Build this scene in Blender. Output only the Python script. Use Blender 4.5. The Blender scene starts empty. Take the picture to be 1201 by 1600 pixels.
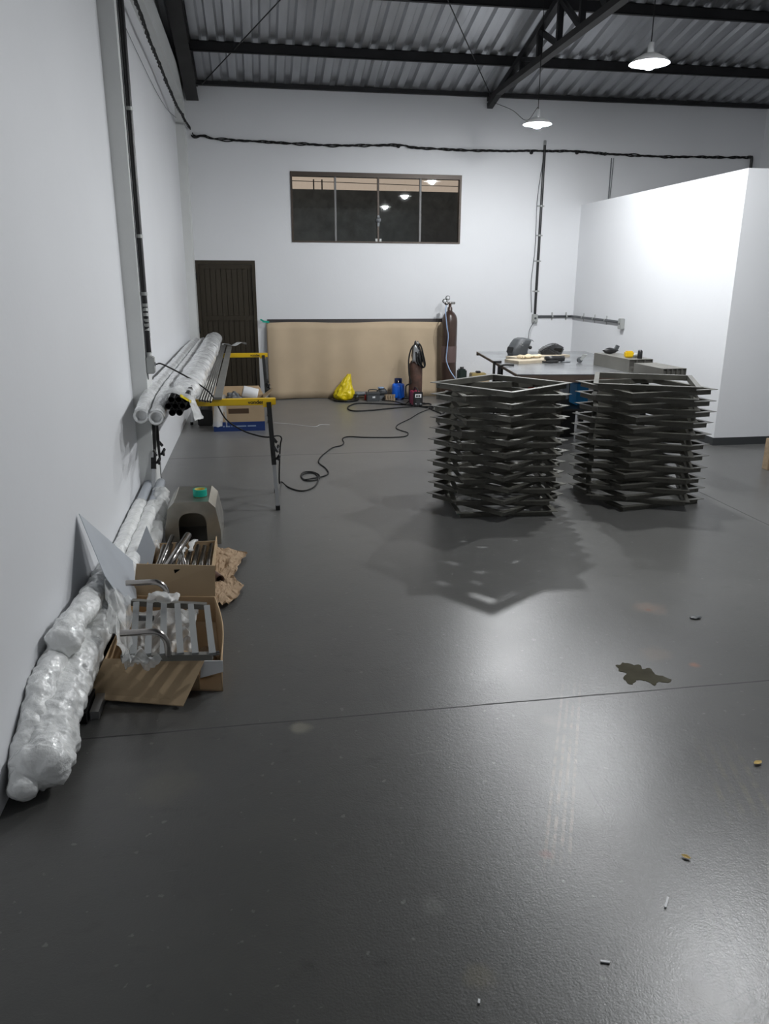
import bpy, bmesh, math, random
from mathutils import Vector, Matrix, noise as mnoise

SC = bpy.context.scene
COL = SC.collection
PI = math.pi
rnd = random.Random(7)

# ------------------------------------------------------------------ camera, world, exposure
YAW, PITCH, ROLL, FPX, CAMH = 0.1625308, 0.2967849, 0.0034662, 1194.9, 1.75
D = Vector((math.sin(YAW)*math.cos(PITCH), math.cos(YAW)*math.cos(PITCH), -math.sin(PITCH)))
R0 = Vector((math.cos(YAW), -math.sin(YAW), 0))
U0 = R0.cross(D)
RT = math.cos(ROLL)*R0 + math.sin(ROLL)*U0
UP = -math.sin(ROLL)*R0 + math.cos(ROLL)*U0
EYE = Vector((0, 0, CAMH))
cd = bpy.data.cameras.new('camera')
cam = bpy.data.objects.new('camera', cd); COL.objects.link(cam)
cd.sensor_fit = 'HORIZONTAL'; cd.sensor_width = 36.0; cd.lens = 36.0*FPX/1201.0
cd.clip_start = 0.05; cd.clip_end = 200
cam.matrix_world = Matrix(((RT.x, UP.x, -D.x, EYE.x), (RT.y, UP.y, -D.y, EYE.y), (RT.z, UP.z, -D.z, EYE.z), (0, 0, 0, 1)))
SC.camera = cam
SC.view_settings.view_transform = 'Standard'; SC.view_settings.look = 'None'
SC.view_settings.gamma = 1.0; SC.view_settings.use_curve_mapping = False
SC.view_settings.exposure = 0.0
w = bpy.data.worlds.new('night_sky'); SC.world = w; w.use_nodes = True
w.node_tree.nodes['Background'].inputs[0].default_value = (0.80, 0.62, 0.50, 1)
w.node_tree.nodes['Background'].inputs[1].default_value = 0.75
LAMP_STRENGTH = 1640.0

def on(ax, v, x, y):
    """point of the plane (axis ax = v) that the survey of the photograph gives for a pixel"""
    q = RT*(x-600.5)/FPX - UP*(y-800)/FPX + D
    return EYE + q*((v-EYE[ax])/q[ax])
def PX(v, x, y): return on(0, v, x, y)
def PY(v, x, y): return on(1, v, x, y)
def PZ(v, x, y): return on(2, v, x, y)
def roofpt(x, y):
    q = RT*(x-600.5)/FPX - UP*(y-800)/FPX + D
    t = (ROOF0+SLOPE*YB-EYE.z)/(q.z+SLOPE*q.y)
    return EYE+q*t

XL, YB, XR, XP, YP, ZP = -0.93, 11.71, 7.75, 4.90, 7.58, 2.81
ROOF0, SLOPE, RIDGE = 4.20, 0.22, 3.6
def roofz(y): return ROOF0 + SLOPE*(YB-y)

# ------------------------------------------------------------------ materials
def mat(name, col, rough=0.5, metal=0.0, var=0.0, vscale=6.0, bump=0.0, bscale=40.0, spec=0.5, coat=0.0, trans=0.0, alpha=1.0, stretch=None, col2=None, emit=None, es=0.0):
    m = bpy.data.materials.new(name); m.use_nodes = True
    nt = m.node_tree; b = nt.nodes['Principled BSDF']
    b.inputs['Base Color'].default_value = (*col, 1)
    b.inputs['Roughness'].default_value = rough; b.inputs['Metallic'].default_value = metal
    b.inputs['Specular IOR Level'].default_value = spec
    b.inputs['Coat Weight'].default_value = coat
    b.inputs['Transmission Weight'].default_value = trans
    b.inputs['Alpha'].default_value = alpha
    if emit:
        b.inputs['Emission Color'].default_value = (*emit, 1); b.inputs['Emission Strength'].default_value = es
    tc = nt.nodes.new('ShaderNodeTexCoord'); src = tc.outputs['Object']
    if stretch:
        mp = nt.nodes.new('ShaderNodeMapping'); mp.inputs['Scale'].default_value = stretch
        nt.links.new(src, mp.inputs['Vector']); src = mp.outputs['Vector']
    if var > 0 or col2:
        n = nt.nodes.new('ShaderNodeTexNoise'); n.inputs['Scale'].default_value = vscale; n.inputs['Detail'].default_value = 5
        nt.links.new(src, n.inputs['Vector'])
        r = nt.nodes.new('ShaderNodeValToRGB')
        r.color_ramp.elements[0].position = 0.3; r.color_ramp.elements[1].position = 0.7
        c2 = col2 if col2 else tuple(min(1, c*(1+var)) for c in col)
        c1 = col if col2 else tuple(c*(1-var) for c in col)
        r.color_ramp.elements[0].color = (*c1, 1); r.color_ramp.elements[1].color = (*c2, 1)
        nt.links.new(n.outputs['Fac'], r.inputs['Fac']); nt.links.new(r.outputs['Color'], b.inputs['Base Color'])
    if bump > 0:
        n2 = nt.nodes.new('ShaderNodeTexNoise'); n2.inputs['Scale'].default_value = bscale; n2.inputs['Detail'].default_value = 4
        nt.links.new(src, n2.inputs['Vector'])
        bp = nt.nodes.new('ShaderNodeBump'); bp.inputs['Strength'].default_value = bump; bp.inputs['Distance'].default_value = 0.02
        nt.links.new(n2.outputs['Fac'], bp.inputs['Height']); nt.links.new(bp.outputs['Normal'], b.inputs['Normal'])
    return m

M = {}
M['wall'] = mat('white_wall_paint', (0.74, 0.75, 0.77), 0.55, var=0.025, vscale=0.7, bump=0.05, bscale=30, spec=0.3)
M['column'] = mat('grey_white_column_paint', (0.66, 0.67, 0.66), 0.6, var=0.04, vscale=3, bump=0.06, bscale=30, spec=0.3)
M['kraft'] = mat('kraft_paper', (0.52, 0.41, 0.285), 0.8, var=0.05, vscale=3, spec=0.2)
M['card'] = mat('corrugated_cardboard', (0.47, 0.35, 0.22), 0.8, var=0.05, vscale=5, spec=0.2)
M['card_in'] = mat('cardboard_inside', (0.50, 0.36, 0.22), 0.85, var=0.05, vscale=5, spec=0.2)
M['brown_paper'] = mat('crumpled_brown_paper', (0.36, 0.26, 0.17), 0.85, bump=0.6, bscale=14, spec=0.2)
M['frame'] = mat('raw_steel_plate', (0.13, 0.127, 0.11), 0.38, 0.5, var=0.2, vscale=8, bump=0.04, bscale=60)
M['black_steel'] = mat('black_painted_steel', (0.012, 0.012, 0.012), 0.45, spec=0.4)
M['beam'] = mat('dark_roof_steel', (0.022, 0.022, 0.024), 0.6, var=0.2, vscale=4, spec=0.3)
M['rafter'] = mat('grey_brown_roof_steel', (0.035, 0.034, 0.034), 0.6, var=0.15, vscale=4, spec=0.3)
M['roof'] = mat('galvanised_sheet', (0.50, 0.51, 0.53), 0.42, 0.85, var=0.12, vscale=2.5, stretch=(3, 0.4, 1))
M['door'] = mat('dark_brown_door_paint', (0.035, 0.028, 0.018), 0.5, var=0.1, vscale=3, spec=0.3)
M['win_frame'] = mat('bronze_window_frame', (0.06, 0.045, 0.035), 0.45, 0.3)
M['win_alu'] = mat('grey_window_stile', (0.20, 0.20, 0.20), 0.6)
M['chrome'] = mat('polished_steel_tube', (0.42, 0.40, 0.38), 0.20, 1.0)
M['alu'] = mat('brushed_aluminium', (0.55, 0.56, 0.57), 0.35, 0.9)
M['galv'] = mat('grey_galvanised_fitting', (0.38, 0.39, 0.38), 0.5, 0.3)
M['rack'] = mat('grey_lacquered_slat', (0.27, 0.28, 0.28), 0.45, 0.2)
M['plate'] = mat('matt_grey_steel_plate', (0.44, 0.47, 0.51), 0.5, 0.15, var=0.05, vscale=5)
M['wrap'] = mat('clear_bubble_wrap', (0.90, 0.91, 0.90), 0.22, bump=0.35, bscale=38, spec=0.6, coat=0.4)
M['wrapthin'] = mat('stretch_film', (0.78, 0.79, 0.79), 0.2, bump=0.4, bscale=40, spec=0.6, coat=0.5)
M['rod'] = mat('dull_steel_rod', (0.22, 0.215, 0.20), 0.36, 0.8)
M['film'] = mat('loose_clear_film', (0.88, 0.89, 0.88), 0.2, bump=0.5, bscale=26, spec=0.7, alpha=0.6)
M['yellow'] = mat('yellow_paint', (0.72, 0.47, 0.01), 0.4)
M['yellow_bag'] = mat('yellow_plastic_bag', (0.80, 0.62, 0.01), 0.35, bump=0.7, bscale=16)
M['black_rubber'] = mat('black_rubber', (0.010, 0.010, 0.010), 0.6, spec=0.3)
M['black_plastic'] = mat('black_plastic', (0.016, 0.016, 0.017), 0.35)
M['dark_grey'] = mat('dark_grey_plastic', (0.07, 0.075, 0.08), 0.45)
M['mid_grey'] = mat('mid_grey_casting', (0.17, 0.18, 0.19), 0.5, 0.2, var=0.2, vscale=20)
M['cyl_brown'] = mat('brown_cylinder_paint', (0.046, 0.026, 0.019), 0.33, var=0.12, vscale=5)
M['cyl_label'] = mat('faded_cylinder_label', (0.115, 0.075, 0.070), 0.5)
M['rust'] = mat('rusty_cylinder_paint', (0.035, 0.022, 0.017), 0.7, col2=(0.13, 0.065, 0.045), vscale=9, bump=0.2)
M['blue'] = mat('bright_blue_paint', (0.005, 0.13, 0.72), 0.35)
M['blue_dark'] = mat('dark_blue_plastic', (0.008, 0.025, 0.12), 0.4)
M['blue_print'] = mat('blue_print_on_card', (0.010, 0.035, 0.16), 0.7)
M['cyan'] = mat('cyan_blue_plastic', (0.01, 0.30, 0.72), 0.4)
M['pink'] = mat('dark_pink_panel', (0.32, 0.035, 0.085), 0.4)
M['white'] = mat('white_plastic', (0.75, 0.76, 0.77), 0.5)
M['shade'] = mat('white_enamel', (0.85, 0.85, 0.85), 0.3)
M['teal'] = mat('green_masking_tape', (0.0, 0.36, 0.26), 0.5)
M['tape_core'] = mat('yellow_tape_core', (0.55, 0.42, 0.05), 0.6)
M['cream'] = mat('cream_leather', (0.62, 0.52, 0.36), 0.8)
M['wood'] = mat('raw_wood', (0.30, 0.22, 0.14), 0.7, var=0.2, vscale=6, stretch=(1, 8, 8))
M['wood_pale'] = mat('pale_board', (0.42, 0.36, 0.27), 0.7, var=0.12, vscale=6, stretch=(1, 8, 8))
M['table'] = mat('worn_steel_tabletop', (0.36, 0.37, 0.38), 0.26, 0.75, var=0.3, vscale=4)
M['table_edge'] = mat('rusty_table_frame', (0.055, 0.038, 0.028), 0.6, var=0.3, vscale=8)
M['sheet_top'] = mat('dark_bent_sheet', (0.06, 0.055, 0.055), 0.4, 0.5)
M['tube_grey'] = mat('grey_box_section', (0.20, 0.195, 0.175), 0.5, 0.45, var=0.1, vscale=5)
M['steel_box'] = mat('ground_stainless', (0.42, 0.41, 0.37), 0.34, 0.9, var=0.2, vscale=6)
M['hole'] = mat('dark_hollow', (0.004, 0.004, 0.004), 0.9, spec=0.1)
M['red'] = mat('red_plastic', (0.55, 0.04, 0.03), 0.4)
M['orange'] = mat('orange_plastic', (0.75, 0.16, 0.06), 0.5)
M['green_dark'] = mat('dark_green_can', (0.012, 0.022, 0.018), 0.4)
M['olive_yellow'] = mat('dull_yellow_case', (0.35, 0.27, 0.10), 0.5)
M['leaf'] = mat('dry_yellow_leaf', (0.52, 0.36, 0.10), 0.7)
M['water'] = mat('wet_floor_patch', (0.060, 0.055, 0.036), 0.12, var=0.2, vscale=10)
M['ink'] = mat('black_ink', (0.012, 0.010, 0.008), 0.7)
M['ink_brown'] = mat('brown_ink', (0.08, 0.045, 0.022), 0.8)
M['ink_white'] = mat('pale_print', (0.25, 0.33, 0.48), 0.7)
M['hose'] = mat('pale_blue_hose', (0.30, 0.42, 0.62), 0.4)
M['baseboard'] = mat('dark_grey_skirting_paint', (0.035, 0.038, 0.04), 0.5)
M['block'] = mat('dark_rough_blockwork', (0.085, 0.10, 0.11), 0.9, var=0.3, vscale=8, bump=0.5, bscale=12)
M['lampglow'] = mat('glowing_bulb', (1, 1, 1), 0.4, emit=(0.965, 0.985, 1.0), es=LAMP_STRENGTH)

def glass_mat():
    m = bpy.data.materials.new('window_glass'); m.use_nodes = True; nt = m.node_tree; nt.nodes.clear()
    out = nt.nodes.new('ShaderNodeOutputMaterial'); mix = nt.nodes.new('ShaderNodeMixShader')
    tr = nt.nodes.new('ShaderNodeBsdfTransparent'); tr.inputs[0].default_value = (0.86, 0.88, 0.87, 1)
    gl = nt.nodes.new('ShaderNodeBsdfGlossy'); gl.inputs['Roughness'].default_value = 0.015
    fr = nt.nodes.new('ShaderNodeFresnel'); fr.inputs['IOR'].default_value = 1.7
    nt.links.new(fr.outputs[0], mix.inputs[0]); nt.links.new(tr.outputs[0], mix.inputs[1]); nt.links.new(gl.outputs[0], mix.inputs[2])
    nt.links.new(mix.outputs[0], out.inputs[0]); return m
M['glass'] = glass_mat()

def floor_mat():
    m = bpy.data.materials.new('grey_painted_concrete'); m.use_nodes = True; nt = m.node_tree; N = nt.nodes; L = nt.links
    b = N['Principled BSDF']; tc = N.new('ShaderNodeTexCoord'); P = tc.outputs['Object']
    sep = N.new('ShaderNodeSeparateXYZ'); L.new(P, sep.inputs[0])
    def math_(op, a, c=None, c3=None):
        n = N.new('ShaderNodeMath'); n.operation = op
        for i, v in enumerate((a, c, c3)):
            if v is None: continue
            if isinstance(v, (int, float)): n.inputs[i].default_value = v
            else: L.new(v, n.inputs[i])
        return n.outputs[0]
    def noise(scale, detail=5, vec=P, rough=0.55):
        n = N.new('ShaderNodeTexNoise'); n.inputs['Scale'].default_value = scale; n.inputs['Detail'].default_value = detail
        n.inputs['Roughness'].default_value = rough; L.new(vec, n.inputs['Vector']); return n.outputs['Fac']
    def mapped(scale, rot=0.0):
        n = N.new('ShaderNodeMapping'); n.inputs['Scale'].default_value = scale; n.inputs['Rotation'].default_value = (0, 0, rot)
        L.new(P, n.inputs['Vector']); return n.outputs[0]
    def ramp(v, a, c):
        n = N.new('ShaderNodeMapRange'); n.inputs['From Min'].default_value = a; n.inputs['From Max'].default_value = c; n.clamp = True
        L.new(v, n.inputs['Value']); return n.outputs[0]
    def mixc(f, a, c):
        n = N.new('ShaderNodeMix'); n.data_type = 'RGBA'
        L.new(f, n.inputs[0])
        for s, v in ((6, a), (7, c)):
            if isinstance(v, tuple): n.inputs[s].default_value = (*v, 1)
            else: L.new(v, n.inputs[s])
        return n.outputs[2]
    X, Y = sep.outputs[0], sep.outputs[1]
    big = ramp(noise(0.55, 6), 0.35, 0.65)
    c = mixc(big, (0.046, 0.0455, 0.042), (0.070, 0.069, 0.063))
    fine = ramp(noise(9, 6), 0.3, 0.75)
    c = mixc(math_('MULTIPLY', fine, 0.35), c, (0.036, 0.036, 0.036))
    # pale scuffs and specks
    sp = ramp(noise(30, 3, rough=0.4), 0.70, 0.74)
    c = mixc(math_('MULTIPLY', sp, 0.45), c, (0.20, 0.20, 0.185))
    dk = ramp(noise(7, 6, mapped((1, 1.7, 1), 0.8)), 0.60, 0.72)
    c = mixc(math_('MULTIPLY', dk, 0.45), c, (0.022, 0.021, 0.018))
    scr = ramp(noise(5, 4, mapped((1.2, 14, 1), 0.5)), 0.68, 0.75)
    c = mixc(math_('MULTIPLY', scr, 0.26), c, (0.20, 0.20, 0.19))
    # tyre tracks: ribbed dirt running along Y
    def track(x0, x1, y0, y1, slant, n_ribs, colr, amount):
        nonlocal c
        xs = math_('SUBTRACT', X, math_('MULTIPLY', math_('SUBTRACT', Y, y0), slant))
        u = math_('DIVIDE', math_('SUBTRACT', xs, x0), x1-x0)
        inx = math_('MULTIPLY', math_('GREATER_THAN', u, 0.0), math_('LESS_THAN', u, 1.0))
        v = math_('DIVIDE', math_('SUBTRACT', Y, y0), y1-y0)
        iny = math_('MULTIPLY', ramp(v, 0.0, 0.12), math_('SUBTRACT', 1.0, ramp(v, 0.55, 1.0)))
        rib = ramp(math_('SINE', math_('MULTIPLY', u, 2*PI*n_ribs)), -0.2, 0.6)
        dirt = ramp(noise(16, 5), 0.38, 0.62)
        f = math_('MULTIPLY', math_('MULTIPLY', math_('MULTIPLY', inx, iny), math_('MULTIPLY', rib, dirt)), amount)
        c = mixc(f, c, colr)
    track(0.79, 0.90, 1.82, 2.95, 0.46, 4, (0.24, 0.19, 0.15), 0.95)
    track(1.49, 1.69, 1.92, 2.45, 0.30, 4, (0.11, 0.095, 0.06), 0.6)
    track(0.97, 1.13, 1.15, 1.85, 0.46, 3, (0.02, 0.02, 0.018), 0.75)
    # long scratches
    for (ax_, ay_, bx_, by_, wd_, colr, am) in SCRATCHES:
        dx_, dy_ = bx_-ax_, by_-ay_; ln_ = math.hypot(dx_, dy_); ux, uy = dx_/ln_, dy_/ln_
        rx, ry = math_('SUBTRACT', X, ax_), math_('SUBTRACT', Y, ay_)
        tt = math_('ADD', math_('MULTIPLY', rx, ux), math_('MULTIPLY', ry, uy))
        nn = math_('ABSOLUTE', math_('ADD', math_('SUBTRACT', math_('MULTIPLY', rx, uy), math_('MULTIPLY', ry, ux)), math_('MULTIPLY', math_('SUBTRACT', noise(4, 2), 0.5), 0.03)))
        f = math_('MULTIPLY', math_('MULTIPLY', math_('GREATER_THAN', tt, 0.0), math_('LESS_THAN', tt, ln_)), math_('MULTIPLY', math_('LESS_THAN', nn, wd_), am))
        c = mixc(f, c, colr)
    # rust and dirt stains with shapes of their own
    wob = noise(9, 4)
    for (sx, sy, r, colr, am) in STAINS:
        dx = math_('SUBTRACT', X, sx); dy = math_('SUBTRACT', Y, sy)
        d = math_('SQRT', math_('ADD', math_('MULTIPLY', dx, dx), math_('MULTIPLY', dy, dy)))
        d = math_('ADD', d, math_('MULTIPLY', math_('SUBTRACT', wob, 0.5), r*1.6))
        f = math_('MULTIPLY', math_('SUBTRACT', 1.0, ramp(d, r*0.35, r)), am)
        c = mixc(f, c, colr)
    # saw-cut joints
    jw = math_('MULTIPLY', math_('SUBTRACT', noise(3, 3), 0.5), 0.012)
    jt = None
    for ax, v, wd in ((Y, 2.79, 0.0045), (Y, 7.78, 0.007), (X, 3.70, 0.006)):
        d = math_('ABSOLUTE', math_('ADD', math_('SUBTRACT', ax, v), jw))
        f = math_('LESS_THAN', d, wd)
        jt = f if jt is None else math_('MAXIMUM', jt, f)
    c = mixc(jt, c, (0.006, 0.006, 0.006))
    L.new(c, b.inputs['Base Color'])
    rg = N.new('ShaderNodeMapRange'); rg.inputs['To Min'].default_value = 0.27; rg.inputs['To Max'].default_value = 0.39
    L.new(noise(1.6, 6), rg.inputs['Value']); L.new(math_('ADD', rg.outputs[0], math_('MULTIPLY', jt, 0.4)), b.inputs['Roughness'])
    b.inputs['Sheen Weight'].default_value = 0.30; b.inputs['Sheen Roughness'].default_value = 0.45
    b.inputs['Specular IOR Level'].default_value = 0.6
    bp = N.new('ShaderNodeBump'); bp.inputs['Strength'].default_value = 0.34; bp.inputs['Distance'].default_value = 0.0016
    h = math_('ADD', noise(150, 3), math_('MULTIPLY', noise(48, 3), 0.9))
    L.new(h, bp.inputs['Height']); L.new(bp.outputs[0], b.inputs['Normal'])
    return m
STAINS = [(2.09, 3.62, 0.10, (0.16, 0.11, 0.08), 0.6), (2.07, 3.60, 0.025, (0.13, 0.04, 0.015), 0.9),
          (1.98, 2.98, 0.03, (0.22, 0.07, 0.02), 0.7), (1.86, 3.12, 0.10, (0.10, 0.075, 0.05), 0.5),
          (0.835, 1.90, 0.032, (0.14, 0.045, 0.025), 0.85), (1.13, 2.62, 0.06, (0.13, 0.115, 0.10), 0.5),
          (0.50, 1.50, 0.05, (0.13, 0.11, 0.06), 0.4), (0.44, 1.75, 0.05, (0.14, 0.14, 0.13), 0.4),
          (-0.40, 2.45, 0.14, (0.085, 0.082, 0.065), 0.6), (1.05, 1.35, 0.07, (0.025, 0.022, 0.015), 0.7),
          (0.10, 2.74, 0.05, (0.20, 0.19, 0.15), 0.6), (2.45, 3.75, 0.05, (0.03, 0.03, 0.025), 0.6)]
def scr(a, b, wd_, colr, am):
    p, q = PZ(0, *a), PZ(0, *b); return (p.x, p.y, q.x, q.y, wd_, colr, am)
SCRATCHES = [scr((884, 1168), (946, 1273), 0.0022, (0.012, 0.012, 0.012), 0.9), scr((888, 1193), (975, 1206), 0.0018, (0.02, 0.02, 0.02), 0.8),
             scr((1050, 1600), (1201, 1538), 0.002, (0.015, 0.015, 0.015), 0.8), scr((1108, 1395), (1152, 1500), 0.0022, (0.012, 0.012, 0.012), 0.8),
             scr((1128, 1355), (1172, 1330), 0.0018, (0.02, 0.02, 0.02), 0.7), scr((640, 1180), (690, 1172), 0.002, (0.2, 0.2, 0.19), 0.4)]
M['floor'] = floor_mat()

# ------------------------------------------------------------------ mesh helpers
class MB:
    def __init__(s): s.v = []; s.f = []; s.sm = []; s.mi = []; s.cur = 0
    def add(s, vs, fs, smooth=False):
        o = len(s.v); s.v += [tuple(v) for v in vs]
        for f in fs: s.f.append([o+i for i in f]); s.sm.append(smooth); s.mi.append(s.cur)
        return s
    def box(s, c, size, rz=0.0, rot=None, bev=0.0):
        c = Vector(c); hx, hy, hz = (a/2 for a in size)
        mtx = rot if rot is not None else Matrix.Rotation(rz, 3, 'Z')
        if bev <= 0:
            vs = [c+mtx@Vector((x*hx, y*hy, z*hz)) for x in (-1, 1) for y in (-1, 1) for z in (-1, 1)]
            return s.add(vs, [(0, 1, 3, 2), (4, 6, 7, 5), (0, 4, 5, 1), (2, 3, 7, 6), (0, 2, 6, 4), (1, 5, 7, 3)])
        bm = bmesh.new(); bmesh.ops.create_cube(bm, size=1)
        bmesh.ops.scale(bm, vec=size, verts=bm.verts)
        bmesh.ops.bevel(bm, geom=bm.edges[:], offset=bev, segments=2, affect='EDGES')
        bm.verts.index_update()
        s.add([c+mtx@v.co for v in bm.verts], [[v.index for v in f.verts] for f in bm.faces], False); bm.free(); return s
    def b2(s, x0, x1, y0, y1, z0, z1, bev=0.0):
        return s.box(((x0+x1)/2, (y0+y1)/2, (z0+z1)/2), (x1-x0, y1-y0, z1-z0), bev=bev)
    def bar(s, p0, p1, wd, ht, up=(0, 0, 1)):
        p0, p1 = Vector(p0), Vector(p1); d = p1-p0; ln = d.length; d.normalize()
        side = d.cross(Vector(up))
        if side.length < 1e-4: side = d.cross(Vector((1, 0, 0)))
        side.normalize(); u = side.cross(d)
        return s.box((p0+p1)/2, (ln, wd, ht), rot=Matrix((d, side, u)).transposed())
    def tube(s, pts, r, seg=10, cap=True, closed=False, rf=None, smooth=True):
        pts = [Vector(p) for p in pts]; n = len(pts); rings = []
        nrm = None
        for i, p in enumerate(pts):
            if closed: t = (pts[(i+1) % n]-pts[i-1])
            else: t = pts[min(i+1, n-1)]-pts[max(i-1, 0)]
            t.normalize()
            if nrm is None:
                nrm = t.cross(Vector((0, 0, 1)))
                if nrm.length < 1e-3: nrm = t.cross(Vector((1, 0, 0)))
            nrm = nrm-t*nrm.dot(t); nrm.normalize(); bn = t.cross(nrm)
            rr = rf(i/(n-1)) if rf else r
            rings.append([p+(nrm*math.cos(2*PI*k/seg)+bn*math.sin(2*PI*k/seg))*rr for k in range(seg)])
        vs = [v for q in rings for v in q]; fs = []
        for i in range(n if closed else n-1):
            j = (i+1) % n
            for k in range(seg): fs.append((i*seg+k, i*seg+(k+1) % seg, j*seg+(k+1) % seg, j*seg+k))
        s.add(vs, fs, smooth)
        if cap and not closed:
            s.add(rings[0], [tuple(reversed(range(seg)))]); s.add(rings[-1], [tuple(range(seg))])
        return s
    def pipe(s, p0, p1, ro, ri, seg=16):
        """open-ended tube with wall thickness"""
        p0, p1 = Vector(p0), Vector(p1); t = (p1-p0).normalized()
        n = t.cross(Vector((0, 0, 1)));
        if n.length < 1e-3: n = t.cross(Vector((1, 0, 0)))
        n.normalize(); b = t.cross(n); vs = []
        for p in (p0, p1):
            for r in (ro, ri): vs += [p+(n*math.cos(2*PI*k/seg)+b*math.sin(2*PI*k/seg))*r for k in range(seg)]
        sm = []; fl = []
        for k in range(seg):
            j = (k+1) % seg
            sm += [(k, j, 2*seg+j, 2*seg+k), (seg+j, seg+k, 3*seg+k, 3*seg+j)]
            fl += [(j, k, seg+k, seg+j), (2*seg+k, 2*seg+j, 3*seg+j, 3*seg+k)]
        o = len(s.v); s.add(vs, sm, True)
        for f in fl: s.f.append([o+i for i in f]); s.sm.append(False); s.mi.append(s.cur)
        return s
    def lathe(s, prof, c, seg=24, axis='Z', smooth=True, rot=None):
        c = Vector(c); vs = []; fs = []
        for (r, h) in prof:
            for k in range(seg):
                a = 2*PI*k/seg; p = Vector((r*math.cos(a), r*math.sin(a), h))
                if axis == 'Y': p = Vector((p.x, p.z, p.y))
                if axis == 'X': p = Vector((p.z, p.x, p.y))
                if rot is not None: p = rot@p
                vs.append(c+p)
        for i in range(len(prof)-1):
            for k in range(seg):
                j = (k+1) % seg; fs.append((i*seg+k, i*seg+j, (i+1)*seg+j, (i+1)*seg+k))
        return s.add(vs, fs, smooth)
    def prism(s, poly, d):
        """planar polygon (3D points) given thickness d (vector)"""
        d = Vector(d); n = len(poly); a = [Vector(p) for p in poly]; vs = a+[p+d for p in a]
        fs = [tuple(range(n)), tuple(reversed(range(n, 2*n)))]+[(i, n+i, n+(i+1) % n, (i+1) % n) for i in range(n)]
        return s.add(vs, fs)
    def sheet(s, fn, nu, nv, th=0.0, smooth=True):
        """grid surface fn(u,v)->point; th adds a second skin under it"""
        vs = [Vector(fn(i/nu, j/nv)) for j in range(nv+1) for i in range(nu+1)]
        W = nu+1; fs = [(j*W+i, j*W+i+1, (j+1)*W+i+1, (j+1)*W+i) for j in range(nv) for i in range(nu)]
        if th == 0: return s.add(vs, fs, smooth)
        low = []
        for j in range(nv+1):
            for i in range(nu+1):
                a = vs[j*W+min(i+1, nu)]-vs[j*W+max(i-1, 0)]; b = vs[min(j+1, nv)*W+i]-vs[max(j-1, 0)*W+i]
                n = a.cross(b); n = n.normalized() if n.length > 1e-9 else Vector((0, 0, 1)); low.append(vs[j*W+i]-n*th)
        o = len(vs); fs2 = [tuple(reversed([o+q for q in f])) for f in fs]
        rim = [i for i in range(W)]+[j*W+nu for j in range(1, nv+1)]+[nv*W+i for i in range(nu-1, -1, -1)]+[j*W for j in range(nv-1, 0, -1)]
        e = [(rim[k], o+rim[k], o+rim[(k+1) % len(rim)], rim[(k+1) % len(rim)]) for k in range(len(rim))]
        return s.add(vs+low, fs+fs2+e, smooth)
    def blob(s, c, size, amp=0.1, freq=4.0, seed=0, nu=24, nv=16, power=1.0, rz=0.0):
        c = Vector(c); off = Vector((seed*7.3, seed*3.1, seed*1.7)); mt = Matrix.Rotation(rz, 3, 'Z')
        def sp(t, p): return math.copysign(abs(t)**p, t)
        vs = []; fs = []
        for j in range(nv+1):
            th = PI*j/nv
            for i in range(nu):
                ph = 2*PI*i/nu
                d = Vector((sp(math.sin(th), power)*sp(math.cos(ph), power), sp(math.sin(th), power)*sp(math.sin(ph), power), sp(math.cos(th), power)))
                k = 1+amp*mnoise.noise(d*freq*0.5+off)
                vs.append(c+mt@Vector((d.x*size[0]*k, d.y*size[1]*k, d.z*size[2]*k)))
        for j in range(nv):
            for i in range(nu): fs.append((j*nu+i, (j+1)*nu+i, (j+1)*nu+(i+1) % nu, j*nu+(i+1) % nu))
        return s.add(vs, fs, True)
    def build(s, name, m=None, parent=None, label=None, kind=None, loc=None):
        me = bpy.data.meshes.new(name)
        o = bpy.data.objects.new(name, me)
        off = Vector((0, 0, 0))
        if parent is not None:
            q = parent
            while q is not None: off = off+Vector(q.location); q = q.parent
        elif loc is not None: off = Vector(loc)
        me.from_pydata([tuple(Vector(v)-off) for v in s.v], [], s.f)
        for ms in (m if isinstance(m, (list, tuple)) else [m]): me.materials.append(ms)
        for p, sm, mi in zip(me.polygons, s.sm, s.mi): p.use_smooth = sm; p.material_index = mi
        bm = bmesh.new(); bm.from_mesh(me); bmesh.ops.recalc_face_normals(bm, faces=bm.faces); bm.to_mesh(me); bm.free()
        me.update(); COL.objects.link(o)
        if parent is not None: o.parent = parent
        elif loc is not None: o.location = off
        if label: o['label'] = label
        if kind: o['kind'] = kind
        return o

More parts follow.
